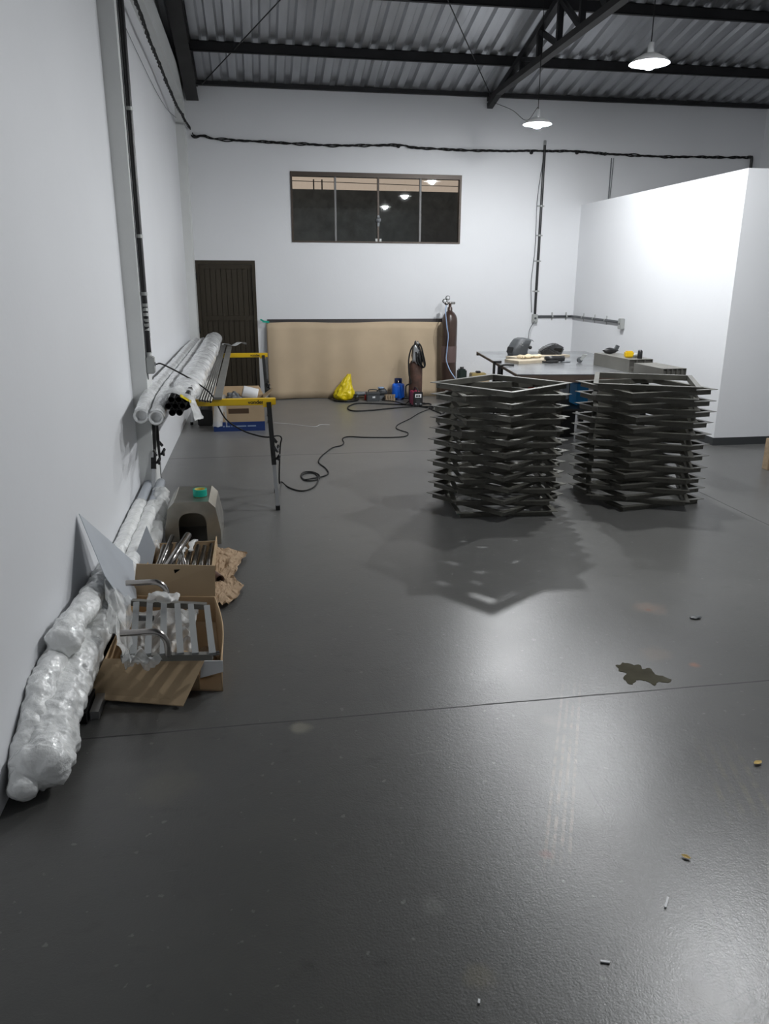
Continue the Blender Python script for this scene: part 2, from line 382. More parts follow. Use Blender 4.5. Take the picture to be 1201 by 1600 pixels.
def tag(o, label, cat, group=None):
    o['label'] = label; o['category'] = cat
    if group: o['group'] = group
    return o
def thing(name, label, cat, loc=(0, 0, 0), group=None):
    o = bpy.data.objects.new(name, None); COL.objects.link(o); o.location = loc
    o.empty_display_size = 0.1
    return tag(o, label, cat, group)
def struct(name, mb, m, parent=None):
    o = mb.build(name, m, parent)
    if parent is None: o['kind'] = 'structure'
    return o
def smooth_path(pts, n=8):
    """Catmull-Rom through the points"""
    P = [Vector(p) for p in pts]; P = [P[0]*2-P[1]]+P+[P[-1]*2-P[-2]]; out = []
    for i in range(1, len(P)-2):
        a, b, c, d = P[i-1], P[i], P[i+1], P[i+2]
        for k in range(n):
            t = k/n; out.append(0.5*((2*b)+(c-a)*t+(2*a-5*b+4*c-d)*t*t+(3*b-a-3*c+d)*t**3))
    out.append(P[-2]); return out
def text_mesh(name, txt, size, m, parent, loc, rot, depth=0.0015, sx=1.0):
    cu = bpy.data.curves.new(name, 'FONT'); cu.body = txt; cu.size = size; cu.extrude = depth; cu.align_x = 'CENTER'; cu.align_y = 'CENTER'
    cu.offset = size*0.02
    t = bpy.data.objects.new(name+'_tmp', cu); COL.objects.link(t)
    dg = bpy.context.evaluated_depsgraph_get(); me = bpy.data.meshes.new_from_object(t.evaluated_get(dg))
    bpy.data.objects.remove(t); me.materials.clear(); me.materials.append(m)
    o = bpy.data.objects.new(name, me); COL.objects.link(o); o.parent = parent
    o.location = Vector(loc)-Vector(parent.location); o.rotation_euler = rot; o.scale = (sx, 1, 1); return o

# ------------------------------------------------------------------ the setting
struct('floor', MB().b2(XL-0.3, XR+0.2, -5.2, YB+0.2, -0.12, 0.0), M['floor'])
struct('wall_left', MB().b2(XL-0.2, XL, -5.2, YB+0.2, 0, 6.2), M['wall'])
WX0, WX1, WZ0, WZ1 = 0.56, 3.04, 2.24, 3.18
DX0, DX1, DZ1 = -0.82, 0.02, 1.985
mb = MB(); zt = 4.205
mb.b2(XL-0.2, DX0, YB, YB+0.18, 0, zt); mb.b2(DX0, DX1, YB, YB+0.18, DZ1, zt); mb.b2(DX1, WX0, YB, YB+0.18, 0, zt)
mb.b2(WX0, WX1, YB, YB+0.18, 0, WZ0); mb.b2(WX0, WX1, YB, YB+0.18, WZ1, zt); mb.b2(WX1, XR+0.2, YB, YB+0.18, 0, zt)
struct('wall_back', mb, M['wall'])
struct('wall_right', MB().b2(XR, XR+0.2, -5.2, YB+0.2, 0, 6.2), M['wall'])
struct('wall_front', MB().b2(XL-0.2, XR+0.2, -5.4, -5.2, 0, 6.2), M['wall'])
struct('wall_partition_side', MB().b2(XP, XP+0.12, YP, YB, 0, ZP), M['wall'])
struct('wall_partition_front', MB().b2(XP+0.12, XR, YP, YP+0.12, 0, ZP), M['wall'])
struct('baseboard_partition', MB().b2(XP-0.004, XR, YP-0.006, YP, 0, 0.085), M['baseboard'])
struct('baseboard_partition_side', MB().b2(XP-0.006, XP, YP, YB, 0, 0.085), M['baseboard'])
struct('trim_1', MB().b2(XL, XL+0.11, 5.93, 6.23, 0, 3.98), M['column'])          # column with the conduit
struct('trim_2', MB().b2(XL, XL+0.11, 11.40, YB, 0, 3.98), M['column'])            # corner column
struct('trim_3', MB().b2(XL, XL+0.11, -5.2, YB, 3.98, 4.25), M['column'])         # ring beam

# corrugated roof
def roof_sheet():
    mb = MB(); prof = []; x = XL-0.1; p = 0.205
    while x < XR+0.15:
        prof += [(x, 0.0), (x+0.095, 0.0), (x+0.120, 0.042), (x+0.180, 0.042)]; x += p
    ys = [YB+0.25, RIDGE, -5.3]
    vs = []
    for y in ys:
        z = roofz(y) if y >= RIDGE else roofz(RIDGE)-SLOPE*(RIDGE-y)
        vs += [(px_, y, z+dz+0.02) for px_, dz in prof]
    n = len(prof); fs = [(j*n+i, j*n+i+1, (j+1)*n+i+1, (j+1)*n+i) for j in range(2) for i in range(n-1)]
    return mb.add(vs, fs)
struct('ceiling', roof_sheet(), M['roof'])

# window
win = struct('window_1', MB(), M['win_frame'])
win['kind'] = 'structure'
mb = MB(); t = 0.035; yf0, yf1 = YB-0.012, YB+0.09
mb.b2(WX0, WX1, yf0, yf1, WZ1-0.06, WZ1); mb.b2(WX0, WX1, yf0, yf1, WZ0, WZ0+0.022)
mb.b2(WX0, WX0+0.028, yf0, yf1, WZ0+0.022, WZ1-0.06); mb.b2(WX1-0.028, WX1, yf0, yf1, WZ0+0.022, WZ1-0.06)
mb.build('window_frame', M['win_frame'], win)
muls = [1.195, 1.815, 2.435]
edges = [WX0+0.028]+muls+[WX1-0.028]
for i in range(4):
    x0, x1 = edges[i], edges[i+1]; yp = YB+0.025+(0.02 if i in (1, 2) else 0.0)
    MB().b2(x0, x1, yp, yp+0.005, WZ0+0.022, WZ1-0.06).build('glass_pane', M['glass'], win)
for i, x in enumerate(muls):
    MB().b2(x-0.013, x+0.013, YB+0.005, YB+0.06, WZ0+0.022, WZ1-0.06).build('stile', M['win_frame'] if i == 1 else M['win_alu'], win)
lk = MB(); lk.lathe([(0, 0), (0.035, 0), (0.035, 0.02), (0.012, 0.03), (0, 0.03)], (1.815, YB-0.03, 2.555), 14, 'Y')
lk.b2(1.80, 1.83, YB-0.012, YB+0.01, 2.47, 2.62)
lk.build('window_lock', M['mid_grey'], win)
MB().b2(1.77, 1.80, YB-0.01, YB+0.01, 2.262, 2.30).b2(1.83, 1.86, YB-0.01, YB+0.01, 2.262, 2.30).build('bottom_catch', M['galv'], win)

# door
door = struct('door_1', MB(), M['door']); door['kind'] = 'structure'
mb = MB(); mb.b2(DX0, DX0+0.045, YB-0.01, YB+0.08, 0, DZ1); mb.b2(DX1-0.045, DX1, YB-0.01, YB+0.08, 0, DZ1); mb.b2(DX0+0.045, DX1-0.045, YB-0.01, YB+0.08, DZ1-0.05, DZ1)
mb.build('door_frame', M['door'], door)
mb = MB(); x = DX0+0.05; k = 0
while x < DX1-0.05-0.01:
    x1 = min(x+0.076, DX1-0.05); mb.b2(x, x1-0.008, YB+0.022, YB+0.05, 0.02, DZ1-0.055); mb.b2(x1-0.008, x1, YB+0.034, YB+0.05, 0.02, DZ1-0.055); x = x1
mb.b2(DX0+0.05, DX1-0.05, YB+0.008, YB+0.03, 1.15, 1.215); mb.b2(DX0+0.05, DX1-0.05, YB+0.012, YB+0.03, DZ1-0.115, DZ1-0.055)
mb.build('door_leaf', M['door'], door)
for z in (1.72, 0.98): MB().lathe([(0, 0), (0.014, 0), (0.014, 0.09), (0, 0.09)], (DX0+0.004, YB-0.022, z), 10).build('hinge', M['black_steel'], door)

# outside the window: neighbour's dark block wall
zw = PY(14.2, 550, 297).z
struct('wall_outside', MB().b2(-6, 12, 14.2, 14.4, -0.5, zw), M['block'])
struct('ground_outside', MB().b2(-6, 12, YB+0.2, 14.2, -0.5, -0.1), M['block'])
for px_ in (490, 503):
    a = PY(14.3, px_, 297); tag(MB().tube([(a.x, 14.3, zw-0.2), (a.x, 14.3, zw+0.17)], 0.012, 8).build('rebar_stub', M['black_steel']), 'thin %s rod standing up beyond the window glass above the dark outside wall' % ('left' if px_ == 490 else 'right'), 'rod')
tag(MB().tube(smooth_path([(-5, 14.25, zw+0.16), (0.5, 14.25, zw+0.135), (4, 14.25, zw+0.10), (11, 14.25, zw+0.12)], 6), 0.006, 6).build('outside_wire', M['black_rubber']), 'thin wire running across the pale sky outside the window', 'wire')

# ------------------------------------------------------------------ roof steel
names = {11.60: 'dark steel purlin lying on top of the back wall under the roof edge', 10.62: 'dark steel purlin crossing the roof, first one in front of the back wall', 9.38: 'dark steel purlin at the top of the photo, second one from the back wall'}
for y, lab in names.items():
    zt = roofz(y)+0.018; mb = MB()
    wd, ht, th = 0.055, (0.05 if y > 11 else 0.11), 0.006
    x0, x1 = XL+0.115, XR-0.005
    if y > 11: x0 = XL+0.12
    mb.b2(x0, x1, y-wd/2, y-wd/2+th, zt-ht, zt); mb.b2(x0, x1, y-wd/2, y+wd/2, zt-th, zt); mb.b2(x0, x1, y-wd/2, y+wd/2, zt-ht, zt-ht+th)
    tag(mb.build('roof_purlin', M['beam']), lab, 'beam', 'roof purlins')
# sloping rafter along the left wall
mb = MB(); a, b = Vector((-0.71, 11.68, roofz(11.68)-0.10)), Vector((-0.71, 5.0, roofz(5.0)-0.10))
mb.bar(a, b, 0.006, 0.17)
for dz in (-0.085, 0.085): mb.bar(a+Vector((0, 0, dz)), b+Vector((0, 0, dz)), 0.16, 0.012)
tag(mb.build('roof_rafter', M['rafter']), 'sloping dark steel rafter climbing along the left wall under the roof', 'beam')
# truss
tr = thing('roof_truss', 'dark steel lattice truss running from the back wall over the middle of the hall', 'truss', (3.41, YB-0.05, 4.08))
TX = 3.41; zc = 4.185
yA, yE = YB-0.03, 5.2
def topz(y): return roofz(y)-0.135
MB().b2(TX-0.045, TX+0.045, yE, yA, zc-0.035, zc+0.035).build('bottom_chord', M['rafter'], tr)
MB().bar((TX, yA, topz(yA)+0.02), (TX, yE, topz(yE)+0.02), 0.08, 0.07).build('top_chord', M['beam'], tr)
y = YB-0.75; prev = yA; k = 0
while y > yE:
    MB().b2(TX-0.03, TX+0.03, y-0.028, y+0.028, zc+0.035, topz(y)).build('upright', M['beam'], tr)
    yn = y-0.62
    if yn > yE: MB().bar((TX, y-0.02, topz(y)-0.01), (TX, yn+0.02, zc+0.03), 0.05, 0.05, (1, 0, 0)).build('diagonal', M['beam'], tr)
    y = yn
for (a, b, lab) in (((-0.58, 11.5, 4.17), (0.55, 9.25, 4.67), 'thin steel tie rod slanting under the roof above the door'), ((1.98, 8.9, 4.72), (3.36, 11.5, 4.2), 'thin steel tie rod slanting under the roof beside the lattice truss')):
    tag(MB().tube([a, b], 0.007, 8).build('tie_rod', M['black_steel']), lab, 'rod')

# ------------------------------------------------------------------ pendant lamps
def pendant(y, label):
    X, Z = 3.20, 3.40
    t = thing('pendant_lamp', label, 'lamp', (X, y, Z), 'pendant lamps in a row')
    MB().tube([(X, y, Z+0.14), (X, y, roofz(max(y, RIDGE))+0.0)], 0.004, 6).build('cord', M['black_rubber'], t)
    MB().lathe([(0.0, 0.15), (0.022, 0.15), (0.026, 0.06), (0.03, 0.045)], (X, y, Z), 16).build('socket', M['white'], t)
    MB().lathe([(0.03, 0.072), (0.06, 0.068), (0.12, 0.036), (0.160, 0.002), (0.162, -0.003), (0.155, 0.000), (0.115, 0.030), (0.058, 0.060), (0.03, 0.064)], (X, y, Z), 32).build('lamp_shade', M['shade'], t)
    MB().lathe([(0.0, -0.046), (0.022, -0.042), (0.044, -0.030), (0.062, -0.010), (0.070, 0.008), (0.060, 0.030), (0.036, 0.048), (0.0, 0.052)], (X, y, Z), 20).build('bulb', M['lampglow'], t)
pendant(9.05, 'lit white pendant lamp in front of the back wall, farther of the two in view')
pendant(6.48, 'lit white pendant lamp at upper right, nearer of the two in view')
pendant(3.90, 'lit white pendant lamp overhead, seen only reflected in the window')
tag(MB().tube(smooth_path([(3.39, 11.4, 4.08), PY(10.6, 800, 172), PY(9.6, 822, 188), (3.19, 9.04, 3.57)], 8), 0.003, 6).build('feed_wire', M['black_rubber']), 'thin wire drooping from the truss end to the farther pendant lamp', 'wire')

# ------------------------------------------------------------------ cables and conduits
def twisted(path, r, turns_per_m, rad, strands=3, wob=0.006, seed=0):
    mb = MB(); P = smooth_path(path, 26); L = [0]
    for i in range(1, len(P)): L.append(L[-1]+(P[i]-P[i-1]).length)
    for s in range(strands):
        Q = []
        for i, p in enumerate(P):
            t = (P[min(i+1, len(P)-1)]-P[max(i-1, 0)]).normalized(); n = t.cross(Vector((0.3, 0.2, 1))).normalized(); b = t.cross(n)
            a = L[i]*turns_per_m*2*PI+s*2*PI/strands
            k = wob*mnoise.noise(Vector((L[i]*2, s+seed, 0)))
            Q.append(p+n*math.cos(a)*rad+b*(math.sin(a)*rad+k))
        mb.tube(Q, r, 6)
    return mb
xc = XL+0.135
pts = [Vector((XL+0.06, y, 3.83+0.02*math.sin(y*2))) for y in (3.0, 4.5)]+[PX(XL+0.11, 207, -8), PX(XL+0.10, 232, 60), PX(XL+0.10, 252, 108), PX(XL+0.11, 268, 148), PX(xc, 284, 180)]
pts += [PY(YB-0.03, 296, 200), PY(YB-0.03, 303, 213), PY(YB-0.025, 318, 212), PY(YB-0.03, 335, 217), PY(YB-0.03, 400, 221), PY(YB-0.03, 520, 227), PY(YB-0.03, 622, 227), PY(YB-0.03, 650, 231), PY(YB-0.03, 740, 235), PY(YB-0.03, 850, 236), PY(YB-0.03, 905, 237), PY(YB-0.03, 960, 241), PY(YB-0.03, 1050, 245), PY(YB-0.03, 1168, 246)]
tag(twisted(pts, 0.008, 3.0, 0.010, 3, 0.02).build('power_cable', M['black_rubber']), 'black twisted power cable strung high along the left and back walls', 'cable')
p = PX(xc, 287, 181); tag(MB().box((XL+0.125, p.y, p.z), (0.03, 0.10, 0.05), bev=0.005).build('cable_bracket', M['black_plastic']), 'small black cable bracket on the corner column', 'bracket')
for (x, y, lab) in ((304, 214, 'in the corner beside the column'), (622, 229, 'above the middle of the window'), (900, 239, 'right of the tall back wall conduit'), (829, 239, 'left of the tall back wall conduit'), (944, 241, 'above the short hanging wires')):
    q = PY(YB, x, y); tag(MB().lathe([(0, 0), (0.020, 0), (0.024, -0.02), (0.014, -0.03), (0.024, -0.04), (0.0, -0.048)], (q.x, YB, q.z), 12, 'Y').build('insulator', M['black_plastic']), 'small black cable insulator on the back wall ' + lab, 'insulator', 'cable insulators')
q = PY(YB-0.03, 1172, 246)
tag(MB().tube(smooth_path([(q.x-0.05, YB-0.04, q.z), (q.x, YB-0.04, q.z), (q.x+0.02, YB-0.04, q.z-0.06), (q.x+0.02, YB-0.04, 2.9)], 6), 0.022, 10).build('conduit_elbow', M['black_plastic']), 'black conduit elbow dropping behind the top of the white partition', 'conduit')
q1, q2 = PY(YB-0.012, 955, 247), PY(YB-0.012, 950, 312)
tag(MB().tube(smooth_path([q1, (q1+q2)/2+Vector((0.0, 0, 0.05)), (q2.x, q2.y, ZP-0.1)], 6), 0.008, 6).tube(smooth_path([q1+Vector((0.035, 0, 0)), (q1+q2)/2+Vector((0.03, 0, 0)), (q2.x+0.02, q2.y, ZP-0.1)], 6), 0.005, 6).build('drop_wire', M['mid_grey']), 'pair of thin wires dropping from the cable behind the partition', 'wire')
# thin string on the left wall
tag(MB().tube(smooth_path([PX(XL+0.005, 193, 36), PX(XL+0.01, 215, 84), PX(XL+0.01, 245, 145), PX(XL+0.02, 262, 172), PX(XL+0.112, 275, 184)], 8), 0.003, 6).build('thin_wire', M['mid_grey']), 'thin grey wire sagging on the left wall below the twisted cable', 'wire')

# left conduit
cx = XL+0.11+0.022; c0, c1 = Vector((cx, 5.99, 1.19)), Vector((cx, 6.14, 4.45))
cn = thing('wall_conduit', 'black vertical conduit pipe clipped to the column on the left wall', 'conduit', (cx, 5.99, 1.19))
MB().tube([c0, c1], 0.020, 14).build('pipe', M['black_plastic'], cn)
for (x, y) in ((197, 163), (212, 367), (218, 460)):
    q = PX(cx, x, y); q.y = c0.y+(c1.y-c0.y)*(q.z-c0.z)/(c1.z-c0.z)
    mb = MB(); mb.tube([(cx, q.y, q.z-0.012), (cx, q.y, q.z+0.012)], 0.0235, 14); mb.b2(XL+0.11, XL+0.116, q.y-0.055, q.y+0.055, q.z-0.011, q.z+0.011)
    mb.build('pipe_clip', M['galv'], cn)
mb = MB()
for k in range(8):
    z = 1.30+k*0.035; mb.tube([(cx+0.002, 5.999+0.004*math.sin(k*2.1), z), (cx+0.002, 5.999+0.006*math.sin(k*1.3), z+0.022)], 0.0205, 12)
mb.build('paint_smear', M['galv'], cn)
bx = thing('outlet_box', 'grey power outlet box at the foot of the black conduit', 'outlet', (cx, 5.98, 1.06))
MB().box((XL+0.11+0.03, 5.985, 1.125), (0.06, 0.085, 0.125), bev=0.008).build('box_body', M['galv'], bx)
MB().lathe([(0, 0.004), (0.016, 0.004), (0.016, -0.001)], (XL+0.11+0.061, 5.985, 1.13), 14, 'X').build('socket_hole', M['dark_grey'], bx)
MB().lathe([(0.024, 0), (0.024, 0.03), (0.016, 0.03)], (cx, 5.985, 1.188), 14).build('pipe_collar', M['galv'], bx)
tag(MB().tube(smooth_path([(XL+0.118, 5.955, 1.02), (XL+0.118, 5.95, 2.0), (XL+0.118, 5.99, 3.2), (XL+0.118, 6.04, 3.97)], 6), 0.004, 6).build('thin_wire', M['dark_grey']), 'thin dark wire running beside the black conduit on the left column', 'wire')

# back wall conduits
cb = thing('wall_conduit', 'tall black conduit pipe on the back wall above the work table', 'conduit', (4.26, YB-0.02, 1.2))
MB().tube([(4.265, YB-0.022, 1.22), (4.265, YB-0.022, 3.62)], 0.020, 12).build('pipe', M['black_plastic'], cb)
for y in (322, 368, 408, 455):
    z = PY(YB, 840, y).z; mb = MB(); mb.tube([(4.265, YB-0.022, z-0.012), (4.265, YB-0.022, z+0.012)], 0.0235, 12); mb.b2(4.21, 4.32, YB-0.006, YB, z-0.01, z+0.01); mb.build('pipe_clip', M['galv'], cb)
MB().lathe([(0.022, 0), (0.022, 0.06), (0, 0.07)], (4.265, YB-0.022, 3.61), 12).build('pipe_cap', M['galv'], cb)
ob = thing('outlet_box', 'grey outlet box on the back wall at the foot of the tall conduit', 'outlet', (4.26, YB, 1.08))
MB().box((4.262, YB-0.03, 1.16), (0.08, 0.06, 0.13), bev=0.007).build('box_body', M['galv'], ob)
MB().lathe([(0, -0.003), (0.017, -0.003), (0.017, 0.002)], (4.262, YB-0.061, 1.165), 12, 'Y').build('socket_hole', M['dark_grey'], ob)
ch = thing('wall_conduit', 'grey horizontal conduit with clips running low around the corner onto the partition', 'conduit', (4.4, YB-0.02, 1.18))
MB().tube([(4.31, YB-0.022, 1.19), (4.86, YB-0.022, 1.19), (4.872, YB-0.03, 1.19), (4.878, YB-0.06, 1.19), (4.878, 10.05, 1.19)], 0.018, 10).build('pipe', M['dark_grey'], ch)
for (x, yy) in ((4.55, None), (4.78, None), (None, 11.3), (None, 10.9), (None, 10.5)):
    mb = MB()
    if x: mb.tube([(x-0.012, YB-0.022, 1.19), (x+0.012, YB-0.022, 1.19)], 0.0225, 12); mb.b2(x-0.01, x+0.01, YB-0.005, YB, 1.13, 1.25)
    else: mb.tube([(4.878, yy-0.012, 1.19), (4.878, yy+0.012, 1.19)], 0.0225, 12); mb.b2(XP-0.005, XP, yy-0.01, yy+0.01, 1.13, 1.25)
    mb.build('pipe_clip', M['galv'], ch)
op = thing('outlet_box', 'grey outlet box on the partition at the end of the low conduit', 'outlet', (XP, 9.97, 1.05))
MB().box((XP-0.03, 9.98, 1.17), (0.06, 0.09, 0.14), bev=0.007).build('box_body', M['galv'], op)
MB().lathe([(0, -0.003), (0.016, -0.003), (0.016, 0.002)], (XP-0.061, 9.98, 1.17), 12, 'X').build('socket_hole', M['dark_grey'], op)
tag(MB().tube(smooth_path([(4.25, YB-0.06, 1.12), (4.15, YB-0.15, 1.0), (3.9, YB-0.8, 0.9), (3.5, 9.9, 0.6)], 8), 0.006, 6).build('dangling_cable', M['dark_grey']), 'dark power cable hanging from the back wall outlet down behind the work table', 'cable')
tag(MB().tube(smooth_path([(4.27, YB-0.02, 3.55), (4.20, YB-0.02, 2.9), (4.21, YB-0.012, 2.2), (4.18, YB-0.012, 1.7), (4.21, YB-0.02, 1.25)], 8), 0.005, 6).build('thin_wire', M['dark_grey']), 'thin wire bowing beside the tall back wall conduit', 'wire')

# ------------------------------------------------------------------ stacks of steel frames
def frame_mesh(h=0.0435, fl=0.034, t=0.004, half=0.392):
    """mitred square frame of angle steel: outward flange on top, upright web inside"""
    mb = MB(); o = half; i = half-fl; ii = i-t
    def sq(a, z): return [Vector((-a, -a, z)), Vector((a, -a, z)), Vector((a, a, z)), Vector((-a, a, z))]
    rings = [sq(ii, 0), sq(ii, h), sq(o, h), sq(o, h-t), sq(i, h-t), sq(i, 0)]
    vs = [v for r in rings for v in r]; n = len(rings); fs = []
    for a in range(n):
        b = (a+1) % n
        for k in range(4): fs.append((a*4+k, a*4+(k+1) % 4, b*4+(k+1) % 4, b*4+k))
    mb.add(vs, fs)
    # weld beads at the four inner corners and bolt heads on the webs
    for k in range(4):
        a = PI/2*k; m = Matrix.Rotation(a, 3, 'Z')
        for x in (-0.33, -0.2, 0.0, 0.22, 0.33): mb.lathe([(0, -0.004), (0.004, -0.003), (0.0045, 0)], m@Vector((x, -i, h*0.5)), 8, 'Y', rot=m)
    return mb
ORD = ['topmost', 'second from the top', 'third from the top', 'fourth from the top', 'fifth from the top', 'sixth from the top', 'seventh from the top', 'eighth from the top', 'ninth from the top', 'tenth from the top', 'eleventh from the top']
fproto = frame_mesh().build('angle_iron_square', M['frame'])
first = True
def stack(cx, cy, angA, angB, which, n=22, pitch=0.0445):
    global first
    for k in range(n):
        if first: o = fproto; first = False
        else: o = fproto.copy(); COL.objects.link(o)
        ang = (angA if (n-1-k) % 2 == 0 else angB)
        j = 1.0 if k < n-1 else 0.0
        o.location = (cx+j*rnd.uniform(-0.012, 0.012), cy+j*rnd.uniform(-0.012, 0.012), k*pitch+0.001)
        o.rotation_euler = (0, 0, math.radians(ang-45+j*rnd.uniform(-3, 3)))
        d = n-1-k
        if d < 11: pos = ORD[d]
        elif k == 0: pos = 'bottom one resting on the floor'
        else: pos = ['', 'second', 'third', 'fourth', 'fifth', 'sixth', 'seventh', 'eighth', 'ninth', 'tenth', 'eleventh'][k]+' up from the floor'
        tag(o, 'dark steel square in the %s stack, %s' % (which, pos), 'steel square', 'steel squares in the %s stack' % which)
stack(1.86, 5.75, 80.5, 40, 'left')
stack(3.07, 5.79, 20, 55, 'right')

# ------------------------------------------------------------------ back wall: sheet, paper, gas cylinders, tools
tag(MB().prism([(0.16, 11.63, 0.0), (2.86, 11.63, 0.0), (2.86, 11.69, 1.165), (0.16, 11.69, 1.165)], (0, 0.006, 0)).build('steel_sheet', M['sheet_top']), 'dark steel sheet leaning on the back wall behind brown paper', 'sheet')
def paper(u, v):
    x = 0.145+u*2.66; z = 0.006+v*1.115
    yy = 11.605+0.055*v-0.020*math.sin(u*17+1.2*math.sin(u*9))*1.0-0.008*math.sin(u*41)-0.03*mnoise.noise(Vector((u*6, v*0.8, 3)))*(1-0.5*v)-0.012
    return (x, yy, z+0.006*math.sin(u*11))
tag(MB().sheet(paper, 120, 10, 0.002).build('kraft_paper_sheet', M['kraft']), 'wide rippled brown kraft paper covering the leaning sheet at the back wall', 'paper')
mb = MB(); mb.box((0.14, 11.625, 1.135), (0.10, 0.012, 0.028), rot=Matrix.Rotation(0.12, 3, 'Y')); mb.box((0.085, 11.66, 1.155), (0.05, 0.012, 0.022), rot=Matrix.Rotation(0.5, 3, 'Y'))
tag(mb.build('tape_strip', M['teal']), 'green tape strip holding the top left corner of the brown paper', 'tape')

def gauge(mb_name, c, parent, r=0.028):
    MB().lathe([(0, 0.0), (r, 0.0), (r, 0.03), (0, 0.03)], c, 16, 'Y').build(mb_name, M['chrome'], parent)
    
gc = thing('gas_cylinder', 'tall brown gas cylinder standing by the right end of the brown paper', 'gas cylinder', (2.845, 11.42, 0))
cx, cy = 2.845, 11.42
MB().lathe([(0, 0.002), (0.10, 0.002), (0.113, 0.02), (0.115, 0.05), (0.115, 1.13), (0.110, 1.18), (0.095, 1.225), (0.070, 1.26), (0.045, 1.28), (0.038, 1.29)], (cx, cy, 0), 32).build('body', M['cyl_brown'], gc)
MB().lathe([(0.1158, 0.54), (0.1162, 0.545), (0.1162, 0.775), (0.1158, 0.78)], (cx, cy, 0), 32).build('label_band', M['cyl_label'], gc, 'paler faded label band')
MB().lathe([(0.038, 1.285), (0.036, 1.335), (0.022, 1.345), (0.02, 1.39), (0, 1.392)], (cx, cy, 0), 20).build('neck', M['cyl_brown'], gc)
rg = thing('pressure_regulator', 'chrome pressure regulator with two gauges on the tall brown cylinder', 'regulator', (cx-0.04, cy-0.03, 1.38))
mb = MB(); mb.lathe([(0, -0.05), (0.018, -0.05), (0.018, 0.07), (0, 0.07)], (cx, cy-0.0, 1.40), 12, 'X'); mb.blob((cx-0.06, cy-0.01, 1.40), (0.032, 0.03, 0.032), 0.0); mb.lathe([(0, 0.03), (0.012, 0.03), (0.012, 0.075), (0, 0.075)], (cx+0.0, cy, 1.40), 10, 'X')
mb.build('valve_body', M['chrome'], rg)
for (dx, dz) in ((-0.095, 0.03), (-0.05, 0.075)):
    g = MB().lathe([(0, -0.016), (0.031, -0.016), (0.033, -0.012), (0.033, 0.014), (0, 0.014)], (cx+dx, cy-0.05, 1.40+dz), 18, 'Y').build('gauge', M['black_plastic'], rg)
    MB().lathe([(0, -0.018), (0.024, -0.018), (0.024, -0.014)], (cx+dx, cy-0.05, 1.40+dz), 18, 'Y').build('dial', M['white'], rg)
hp = [(cx-0.06, cy-0.02, 1.37), PY(11.26, 700-4, 487), PY(11.25, 698, 510), PY(11.26, 700, 525), PY(11.26, 698, 548), PY(11.26, 697, 562), PY(11.2, 702, 577), PY(11.1, 710, 590), (2.98, 11.1, 0.2), (3.05, 11.15, 0.012), (2.9, 10.9, 0.012)]
tag(MB().tube(smooth_path(hp, 8), 0.0075, 8).build('gas_hose', M['hose']), 'pale blue gas hose hanging from the regulator of the tall brown cylinder', 'hose')

sx, sy = 2.265, 11.05
gs = thing('gas_cylinder', 'short rusty gas cylinder behind the pink and black welder', 'gas cylinder', (sx, sy, 0))
MB().lathe([(0, 0.002), (0.09, 0.002), (0.098, 0.02), (0.098, 0.52), (0.094, 0.56), (0.07, 0.60), (0.03, 0.625), (0.0, 0.63)], (sx, sy, 0), 28).build('body', M['rust'], gs)
MB().lathe([(0.03, 0.62), (0.026, 0.68), (0.012, 0.70), (0.0, 0.70)], (sx, sy, 0), 14).build('valve', M['mid_grey'], gs)
# torch leads draped over its top
tl = thing('welding_torch_leads', 'black and silver welding torch leads draped over the short rusty cylinder', 'welding leads', (sx, sy, 0.55))
mb = MB(); mb.blob((sx+0.0, sy-0.01, 0.72), (0.06, 0.05, 0.15), 0.5, 3, 3, 20, 14); mb.blob((sx+0.03, sy-0.075, 0.64), (0.06, 0.03, 0.11), 0.4, 4, 5)
mb.build('torch_bundle', M['black_plastic'], tl)
MB().sheet(lambda u, v: (sx-0.075+0.085*u+0.02*v, sy-0.085-0.02*math.sin(u*3), 0.58+0.25*v*(1-0.2*u)+0.02*math.sin(u*5)), 8, 8, 0.004).build('heat_flap', M['alu'], tl, 'silver heat flap')
mb = MB()
mb.tube(smooth_path([(sx-0.02, sy-0.08, 0.86), (sx-0.09, sy-0.10, 0.78), (sx-0.125, sy-0.10, 0.62), (sx-0.115, sy-0.10, 0.42), (sx-0.09, sy-0.11, 0.30), (sx-0.16, sy-0.1, 0.25), (sx-0.16, sy-0.12, 0.10)], 8), 0.011, 8)
mb.tube(smooth_path([(sx+0.0, sy-0.08, 0.87), (sx+0.05, sy-0.1, 0.82), (sx+0.09, sy-0.11, 0.68), (sx+0.115, sy-0.11, 0.55), (sx+0.07, sy-0.12, 0.52), (sx+0.0, sy-0.12, 0.60), (sx-0.02, sy-0.1, 0.74)], 8), 0.012, 8)
mb.tube(smooth_path([(sx+0.02, sy-0.09, 0.84), (sx+0.06, sy-0.12, 0.70), (sx+0.10, sy-0.13, 0.53), (sx+0.06, sy-0.14, 0.56), (sx+0.0, sy-0.12, 0.72)], 8), 0.009, 8)
mb.build('lead', M['black_rubber'], tl)
MB().lathe([(0, -0.06), (0.014, -0.06), (0.018, 0.0), (0.012, 0.03), (0, 0.03)], (sx+0.005, sy-0.09, 0.86), 10).build('torch_handle', M['chrome'], tl)

